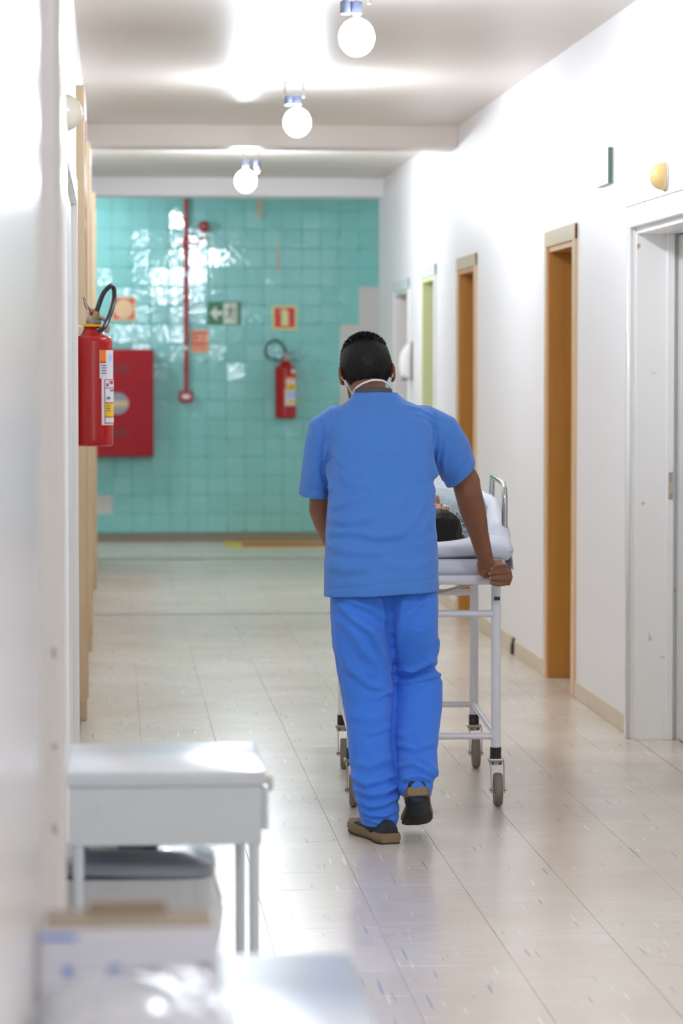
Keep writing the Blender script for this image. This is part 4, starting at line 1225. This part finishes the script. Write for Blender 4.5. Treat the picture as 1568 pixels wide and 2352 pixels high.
for s in (-1, 1):
    bm = bmesh.new(); ellipsoid(bm, hd(s * .031, .083, -.012), hr * .014, hf * .012, hup * .011, 16, 10); ey = obj('eye', bm, M['eye'], body, True)
    bm = bmesh.new(); ellipsoid(bm, hd(s * .031, .0945, -.013), hr * .0055, hf * .0015, hup * .0055, 12, 8); obj('iris', bm, M['iris'], ey, True)

# --- hair
bm = bmesh.new()
ellipsoid(bm, HC + hup * .004 - hf * .004, hr * .0865, hf * .106, hup * .1045, 72, 48)
def hairline(q):
    r_, f_, u_ = q.dot(hr), q.dot(hf), q.dot(hup)
    if f_ > .035: return u_ > .045 + (f_ - .035) * .35
    if f_ > -.02: return u_ > -.012 - .025 * math.cos(f_ * 60) * 0 + (.0 if f_ < .0 else f_ * 1.2)
    return u_ > -.100 + .3 * max(0, abs(r_) - .05)
dead = [f for f in bm.faces if not hairline(f.calc_center_median() - HC)]
bmesh.ops.delete(bm, geom=dead, context='FACES')
for v in bm.verts:
    q = v.co - HC; u_ = q.dot(hup)
    k = 1 - .05 * max(0, min(1, (-.02 - u_) / .06))
    v.co = HC + q * k + q.normalized() * .0025 * noise.noise(q * 55)
me = bpy.data.meshes.new('hair'); bmesh.ops.recalc_face_normals(bm, faces=bm.faces[:])
pts = [(v.co.copy(), v.normal.copy()) for v in bm.verts]; faces = [(f.calc_center_median(), f.normal.copy(), f.calc_area()) for f in bm.faces]
bm.to_mesh(me); bm.free()
hair = obj('hair', me, M['hair'], nur, True)
rnd = random.Random(5); bm = bmesh.new()
tot = sum(f[2] for f in faces)
for c_, n_, ar in faces:
    if n_.dot(c_ - HC) < 0: n_ = -n_
    q = c_ - HC; u_ = q.dot(hup) / .1
    k = 9500 * ar / tot
    k = int(k) + (1 if rnd.random() < k - int(k) else 0)
    for _ in range(k):
        t1, t2 = frame_of(n_)
        p = c_ + t1 * rnd.uniform(-.004, .004) + t2 * rnd.uniform(-.004, .004) - n_ * .001
        top = max(0, min(1, (u_ - .45) / .4))
        ln = (.004 + .009 * top) * rnd.uniform(.6, 1.3)
        dr_ = (n_ * (.45 + .5 * top) + hf * (.15 * top) - hup * (.6 * (1 - top)) + Vector((rnd.uniform(-.3, .3), rnd.uniform(-.3, .3), rnd.uniform(-.3, .3)))).normalized()
        sd = dr_.cross(n_); sd = (sd if sd.length > 1e-4 else t1).normalized() * (.0011 + .0006 * top)
        m1 = p + dr_ * ln * .6
        a, b_, c2, d2, e_ = (bm.verts.new(x) for x in (p - sd, p + sd, m1 + sd * .7, m1 - sd * .7, p + dr_ * ln - hup * .0015))
        bm.faces.new((a, b_, c2, d2)); bm.faces.new((d2, c2, e_))
hs = obj('hair_strands', bm, M['hair'], hair); hs['kind'] = 'stuff'

# --- garments
def fold_disp(co, no, strokes, Yd, back=True):
    """displacement along the normal from drawn folds: (polyline in picture proportions, width m, amplitude m, side valley)"""
    out = np.zeros(len(co)); S = 7000 / Yd
    X = 258 + co[:, 0] * 7000 / co[:, 1]; Z = 848 + (1.5 - co[:, 2]) * 7000 / co[:, 1]
    wgt = np.clip((.55 - no[:, 1]) / .5, 0, 1) if back else 1
    for pts, wd, amp, val in strokes:
        best = np.full(len(co), 1e9); sgn = np.zeros(len(co)); tt = np.zeros(len(co))
        L_ = len(pts) - 1
        for i in range(L_):
            a = np.array(pts[i], float); b_ = np.array(pts[i + 1], float); d = b_ - a; l2 = d @ d
            t = np.clip(((X - a[0]) * d[0] + (Z - a[1]) * d[1]) / l2, 0, 1)
            dx = X - a[0] - t * d[0]; dz = Z - a[1] - t * d[1]
            dist = np.hypot(dx, dz); sg = (d[0] * dz - d[1] * dx) / math.sqrt(l2)
            m_ = dist < best
            best[m_] = dist[m_]; sgn[m_] = np.sign(sg[m_]); tt[m_] = (i + t[m_]) / L_
        w_ = wd * S
        env = np.sqrt(np.clip(1 - (2 * tt - 1) ** 4, 0, 1)) * .85 + .15
        out += amp * env * np.exp(-(best / w_) ** 2) * wgt
        if val: out -= amp * val * env * np.exp(-((best * sgn - 1.7 * w_) / w_) ** 2) * (best < 5 * w_) * wgt
    return out
def nz(co, sc, off=0):
    return np.array([noise.noise((p[0] * sc[0] + off, p[1] * sc[1], p[2] * sc[2])) for p in co])

# scrub top: rows (y px, left px, right px, depth centre, half depth)
bm = bmesh.new(); rows = []
for y, l, r_, Yc, hdp, lean in ((1371, 744, 1011, 9.80, .158, 0), (1340, 745, 1010, 9.80, .156, 0), (1290, 746, 1009, 9.805, .15, 0), (1230, 749, 1005, 9.82, .142, 0), (1160, 754, 1001, 9.85, .138, 0),
                          (1100, 757, 1000, 9.88, .138, 0), (1050, 756, 1002, 9.905, .14, 0), (1000, 752, 1006, 9.935, .135, 0), (965, 750, 1004, 9.955, .118, 0), (940, 772, 978, 9.975, .098, 0), (920, 800, 932, 9.985, .08, 0), (903, 812, 912, 9.992, .066, 0), (889, 814, 908, 10.0, .064, 0)):
    Yb = Yc - hdp * .5
    cx = ((l + r_) / 2 - 258) / 7000 * (Yc - .03); hw = (r_ - l) / 2 / 7000 * (Yc - .03)
    z = 1.5 - (y - 848) / 7000 * Yb
    rows.append((Vector((cx, Yc, z)), Vector((hw, 0, .0)), Vector((0, hdp, 0))))
loft(bm, rows, 48, 2.7)
# sleeves
def sleeve(pts):
    rws = []
    for c_, n_, rw, rd in pts:
        n_ = Vector(n_).normalized(); dv = Vector((0, 1, 0)); a = dv.cross(n_).normalized(); b_ = n_.cross(a).normalized()
        rws.append((c_, a * rw, b_ * rd))
    loft(bm, rws, 32, 2.1)
hemR = W(1061, 1094, 10.03); nR = (.70, .12, -.72)
sleeve([(W(882, 962, 9.965), (.8, .05, -.35), .045, .07), (W(962, 972, 9.968), (.8, .05, -.45), .068, .09), (W(1005, 992, 9.972), (.62, .08, -.75), .074, .095), (W(1036, 1038, 9.99), (.58, .08, -.8), .072, .09), (hemR, nR, .0625, .086)])
hemL = W(722, 1140, 10.02); nL = (-.08, .12, -.99)
sleeve([(W(835, 962, 9.965), (-.8, .05, -.35), .05, .075), (W(785, 972, 9.968), (-.75, .05, -.5), .068, .09), (W(752, 990, 9.972), (-.5, .08, -.85), .068, .094), (W(742, 1020, 9.98), (-.3, .08, -.95), .061, .09), (W(731, 1065, 9.995), (-.22, .1, -.97), .054, .086), (hemL, nL, .0515, .08)])
me = remesh(bm, .0055, 5)
hemc = Vector((.862, 9.80, 1.5 - (1371 - 848) / 7000 * (9.80 - .075)))
me = cut(me, [(hemc, (0, 0, -1), .3), (hemR, nR, .125), (hemL, nL, .125), (Vector((.85, 9.99, 1.424)), (0, .06, 1), .17)])
co, no = get_vn(me)
# tilt of the hem: a little lower on the left
st = [
 ([(735, 962), (741, 1000), (738, 1045), (744, 1085), (757, 1118)], .006, -.0065, -.5),
 ([(757, 1060), (752, 1090), (760, 1130)], .008, .006, .5),
 ([(748, 1020), (745, 1060)], .006, .004, .4),
 ([(1000, 945), (1003, 1000), (1000, 1050), (998, 1085)], .005, -.005, -.4),
 ([(1012, 1000), (1006, 1050), (1000, 1090), (1012, 1110)], .009, .007, .5),
 ([(1025, 1010), (1020, 1060), (1025, 1100)], .009, .004, .5),
 ([(930, 935), (965, 940), (1000, 958)], .006, .0025, .5), ([(950, 950), (985, 958), (1010, 980)], .006, .0025, .5),
 ([(818, 936), (890, 933), (985, 945)], .003, -.0012, 0),
 ([(760, 1165), (800, 1155), (840, 1130)], .012, .004, .5), ([(756, 1192), (800, 1203), (860, 1190)], .012, .004, .5),
 ([(753, 1225), (800, 1222), (870, 1235), (930, 1228)], .012, .0045, .5), ([(751, 1255), (800, 1268), (880, 1270)], .014, .004, .5),
 ([(998, 1120), (960, 1180), (930, 1230)], .018, .004, .4), ([(1000, 1170), (975, 1215), (940, 1255)], .014, .004, .4),
 ([(1003, 1230), (970, 1252), (920, 1262)], .012, .0035, .5), ([(985, 1060), (940, 1110), (900, 1190)], .02, .003, .3),
 ([(770, 1080), (800, 1110), (860, 1120)], .014, .003, .4), ([(765, 1040), (790, 1075)], .01, .003, .4),
 ([(1006, 1290), (950, 1305), (880, 1298)], .015, .003, .4), ([(750, 1300), (790, 1310), (850, 1305)], .014, .003, .4),
 ([(744, 1352), (800, 1350), (900, 1343), (1010, 1337)], .0035, -.0018, 0),
 ([(690, 1118), (722, 1128), (757, 1132)], .003, -.0015, 0), ([(1081, 1055), (1050, 1085), (1018, 1114)], .003, -.0015, 0),
]
d = 1.9 * fold_disp(co, no, st, 9.8)
d += .0035 * nz(co, (6, 6, 7)) + .0016 * nz(co, (16, 16, 22), 3)
co = co + no * d[:, None]
m_ = np.clip((.86 - co[:, 2]) / .09, 0, 1); co[:, 2] += m_ * ((co[:, 0] - .86) * .055); co[:, 1] -= m_ * .01 * np.sin(co[:, 0] * 40)
set_v(me, co)
obj('scrub_top', solidify(me, .0022), M['shirt'], nur, True)

# grey undershirt collar
bm = bmesh.new(); rings = []
for z, rx, ry, dy in ((1.400, .066, .070, -.004), (1.416, .0635, .067, .0), (1.431, .0615, .0645, .004)):
    rings.append(ring(bm, (.855, 9.998 + dy, z), (rx, 0, .0), (0, ry, -.012), 40))
skinr(bm, rings, False)
me = bpy.data.meshes.new('c'); bmesh.ops.recalc_face_normals(bm, faces=bm.faces[:]); bm.to_mesh(me); bm.free()
obj('undershirt_collar', solidify(me, .003), M['tee'], nur, True)

# scrub trousers
bm = bmesh.new()
def leg(rows):
    out_ = []
    for y, l, r_, Yc, hdp in rows:
        z = 1.5 - (y - 848) / 7000 * (Yc - hdp * .5)
        cx = ((l + r_) / 2 - 258) / 7000 * Yc; hw = (r_ - l) / 2 / 7000 * Yc
        out_.append((Vector((cx, Yc, z)), Vector((hw, 0, 0)), Vector((0, hdp, 0))))
    loft(bm, out_, 36, 2.2); return out_
LR = leg([(1300, 768, 905, 9.80, .105), (1380, 757, 905, 9.80, .125), (1450, 760, 903, 9.80, .125), (1500, 764, 905, 9.805, .115), (1560, 773, 907, 9.81, .102), (1620, 784, 905, 9.80, .097), (1680, 793, 903, 9.77, .098),
     (1740, 799, 907, 9.73, .095), (1800, 804, 911, 9.69, .09), (1850, 815, 917, 9.66, .086), (1885, 823, 918, 9.645, .084), (1909, 830, 913, 9.645, .082)])
RR = leg([(1300, 885, 994, 9.80, .105), (1380, 882, 1006, 9.80, .125), (1450, 892, 1007, 9.815, .125), (1500, 900, 1006, 9.84, .112), (1545, 903, 1009, 9.865, .10), (1572, 903, 1017, 9.865, .098), (1620, 903, 1017, 9.835, .095), (1680, 905, 1012, 9.775, .096),
     (1740, 911, 1005, 9.715, .094), (1780, 914, 1008, 9.67, .09), (1800, 917, 1001, 9.652, .084), (1842, 922, 991, 9.632, .072)])
zt_ = .95
loft(bm, [((.87, 9.81, .80), (.16, 0, 0), (0, .11, 0)), ((.868, 9.81, .86), (.155, 0, 0), (0, .105, 0)), ((.868, 9.81, .95), (.145, 0, 0), (0, .10, 0))], 40, 2.4)
me = remesh(bm, .0055, 4)
me = cut(me, [(LR[-1][0], (0, 0, -1), .13), (RR[-1][0], (0, .0, -1), .12), (Vector((.868, 9.80, .95)), (0, 0, 1), .25)], lambda p, c: c.z > .5 or (p.x > .909) == (c.x > .909))
co, no = get_vn(me)
st = [
 ([(884, 1365), (892, 1430), (903, 1490), (905, 1560)], .011, -.010, -.3),
 ([(905, 1560), (904, 1640), (902, 1700), (906, 1760)], .008, -.006, 0),
 ([(775, 1385), (812, 1425), (855, 1455), (893, 1530)], .012, .007, .6), ([(800, 1380), (850, 1400), (888, 1425)], .010, .006, .6),
 ([(770, 1420), (800, 1440), (835, 1500), (870, 1530)], .016, .005, .5), ([(815, 1410), (860, 1440), (890, 1450)], .007, .004, .5),
 ([(870, 1370), (882, 1400), (890, 1440)], .007, .005, .5), ([(768, 1480), (800, 1540), (850, 1580), (903, 1590)], .012, .005, .5),
 ([(860, 1610), (885, 1600), (905, 1590)], .007, .004, .5), ([(800, 1650), (850, 1660), (900, 1640)], .014, .003, .5),
 ([(840, 1690), (870, 1685), (900, 1675)], .008, .004, .5), ([(800, 1755), (850, 1770), (905, 1745)], .012, .005, .5),
 ([(806, 1790), (840, 1810), (880, 1800), (912, 1785)], .009, .007, .6), ([(815, 1820), (850, 1835), (885, 1830), (915, 1812)], .008, .008, .7),
 ([(820, 1845), (850, 1862), (880, 1858), (917, 1840)], .007, .007, .7), ([(826, 1868), (850, 1882), (885, 1884), (916, 1868)], .006, .006, .7),
 ([(830, 1888), (870, 1900), (913, 1892)], .005, .004, .5),
 # right leg
 ([(905, 1557), (935, 1560), (975, 1548), (1016, 1536)], .009, -.011, -.6), ([(910, 1545), (950, 1543), (1005, 1520)], .009, .007, .4),
 ([(908, 1572), (945, 1570), (990, 1560), (1016, 1552)], .008, .008, .5), ([(920, 1588), (950, 1580), (985, 1574)], .006, .004, .5),
 ([(925, 1538), (960, 1545), (985, 1540)], .005, .005, .6), ([(985, 1525), (1003, 1500), (1006, 1470)], .012, .006, .5),
 ([(930, 1375), (920, 1430), (912, 1490), (908, 1530)], .014, .006, .5), ([(985, 1372), (960, 1400), (935, 1425)], .008, .003, .4),
 ([(1003, 1390), (960, 1402), (928, 1408)], .003, -.0016, 0), ([(928, 1408), (935, 1440), (965, 1450), (1003, 1440)], .003, -.0014, 0),
 ([(910, 1690), (940, 1700), (985, 1690)], .012, .004, .5), ([(912, 1715), (950, 1728), (1003, 1712)], .010, .006, .6),
 ([(905, 1790), (920, 1815), (925, 1830)], .008, .006, .4), ([(960, 1745), (985, 1760), (1006, 1785)], .008, .007, .5), ([(915, 1770), (950, 1760), (985, 1778), (1006, 1793)], .009, .008, .7), ([(925, 1800), (960, 1792), (998, 1800)], .007, .006, .8),
 ([(930, 1825), (960, 1815), (990, 1822)], .005, .004, .6),
 ([(760, 1375), (766, 1480), (785, 1600), (797, 1720), (806, 1810)], .003, -.002, 0),
]
d = 1.45 * fold_disp(co, no, st, 9.72)
d += .004 * nz(co, (7, 7, 6), 5) + .002 * nz(co, (16, 16, 20), 8)
set_v(me, co + no * d[:, None])
obj('scrub_trousers', solidify(me, .0022), M['pants'], nur, True)

# --- shoes
def shoe(nm, label, heel, fwd, upv, flip):
    """heel: point under the back of the heel"""
    fwd = Vector(fwd).normalized(); upv = Vector(upv).normalized(); rt = fwd.cross(upv).normalized(); upv = rt.cross(fwd).normalized()
    heel = Vector(heel)
    def q(f, r_, u): return heel + fwd * f + rt * r_ * flip + upv * u
    prof = [(.0, .026, 0), (.015, .035, 0), (.05, .037, .0), (.10, .034, .004), (.15, .038, .006), (.20, .045, .004), (.24, .044, -.002), (.27, .035, -.006), (.287, .02, -.010)]
    def slab_(z0, z1, grow, shr=1.0):
        bm = bmesh.new(); lo = []; hi = []
        def outline(z, gr):
            Lp = [q(f, -w_ * shr - gr + o_, z + (.012 * max(0, (f - .2) / .09) ** 2 if True else 0)) for f, w_, o_ in prof]; Rp = [q(f, w_ * shr + gr + o_, z + (.012 * max(0, (f - .2) / .09) ** 2)) for f, w_, o_ in reversed(prof)]
            return [bm.verts.new(p) for p in Lp + Rp]
        rings = [outline(z0, grow - .003), outline(z0 + (z1 - z0) * .3, grow + .003), outline(z0 + (z1 - z0) * .7, grow + .002), outline(z1, grow - .002)]
        skinr(bm, rings); return bm
    root = obj(nm, slab_(.004, .034, .002), M['sole'], nur, True, 50)
    root['label'] = label
    obj('outsole', slab_(0, .005, .0), M['outsole'], root, True, 40)
    bm = bmesh.new()
    for k in range(7): pass
    rows = []
    for f, w_, h_ in ((.004, .028, .062), (.03, .036, .068), (.07, .037, .072), (.11, .037, .066), (.15, .039, .055), (.20, .043, .045), (.24, .042, .038), (.27, .033, .030), (.283, .018, .022)):
        rows.append((q(f, prof[min(8, int(f / .036))][2], .026), rt * w_, upv * (h_ - .02)))
    loft(bm, rows, 24, 2.2)
    me = remesh(bm, .005, 3)
    obj('upper', me, M['shoe'], root, True)
    return root
shoe('shoe', 'left shoe flat on the floor', (.872, 9.535, 0), (-.28, .96, 0), (0, 0, 1), 1)
shoe('shoe', 'right shoe lifted with its dark sole showing', (.958, 9.548, .148), (.075, .868, -.48), (.0, .47, .87), 1)

# --- face mask, ear loops and neck strap
bm = bmesh.new(); GRD = {}
nu, nv = 20, 14
for i in range(nu + 1):
    for j in range(nv + 1):
        a = -1.15 + 2.3 * i / nu; b_ = j / nv
        u_ = -.03 - .09 * b_; rad = .085 + .03 * math.sin(PI * min(1, b_ * 1.1)) 
        GRD[i, j] = bm.verts.new(hd(.072 * math.sin(a) * (1 - .15 * b_), .035 + rad * math.cos(a) * (1.0 - .25 * b_ * b_), u_))
for i in range(nu):
    for j in range(nv): bm.faces.new((GRD[i, j], GRD[i + 1, j], GRD[i + 1, j + 1], GRD[i, j + 1]))
me = bpy.data.meshes.new('m'); bmesh.ops.recalc_face_normals(bm, faces=bm.faces[:]); bm.to_mesh(me); bm.free()
mk = obj('face_mask', solidify(me, .002), M['mask'], nur, True)
for s in (-1, 1):
    bm = bmesh.new()
    tube(bm, smooth_path([hd(s * .068, .06, -.04), hd(s * .083, .02, -.01), hd(s * .088, -.008, -.004), hd(s * .087, -.02, -.035), hd(s * .072, -.032, -.072), hd(s * .058, -.032, -.105), hd(s * .056, .01, -.125)]), .0013, 6); obj('ear_loop', bm, M['mask'], mk, True)
bm = bmesh.new()
sp_ = [(806, 922, 10.03), (810, 905, 10.004), (817, 892, 9.986), (835, 880, 9.974), (858, 873, 9.971), (880, 875, 9.974), (894, 886, 9.986), (901, 902, 10.004), (904, 918, 10.03)]
pp = smooth_path([W(*q) for q in sp_], 6)
rings = []
for i, p in enumerate(pp):
    d_ = (pp[min(i + 1, len(pp) - 1)] - pp[max(i - 1, 0)]).normalized(); n_ = Vector((0, -1, 0)); n_ = (n_ - d_ * n_.dot(d_)).normalized(); b_ = d_.cross(n_)
    rings.append(ring(bm, p, b_ * .0036, n_ * .0016, 10))
skinr(bm, rings); obj('neck_strap', bm, M['mask'], mk, True)
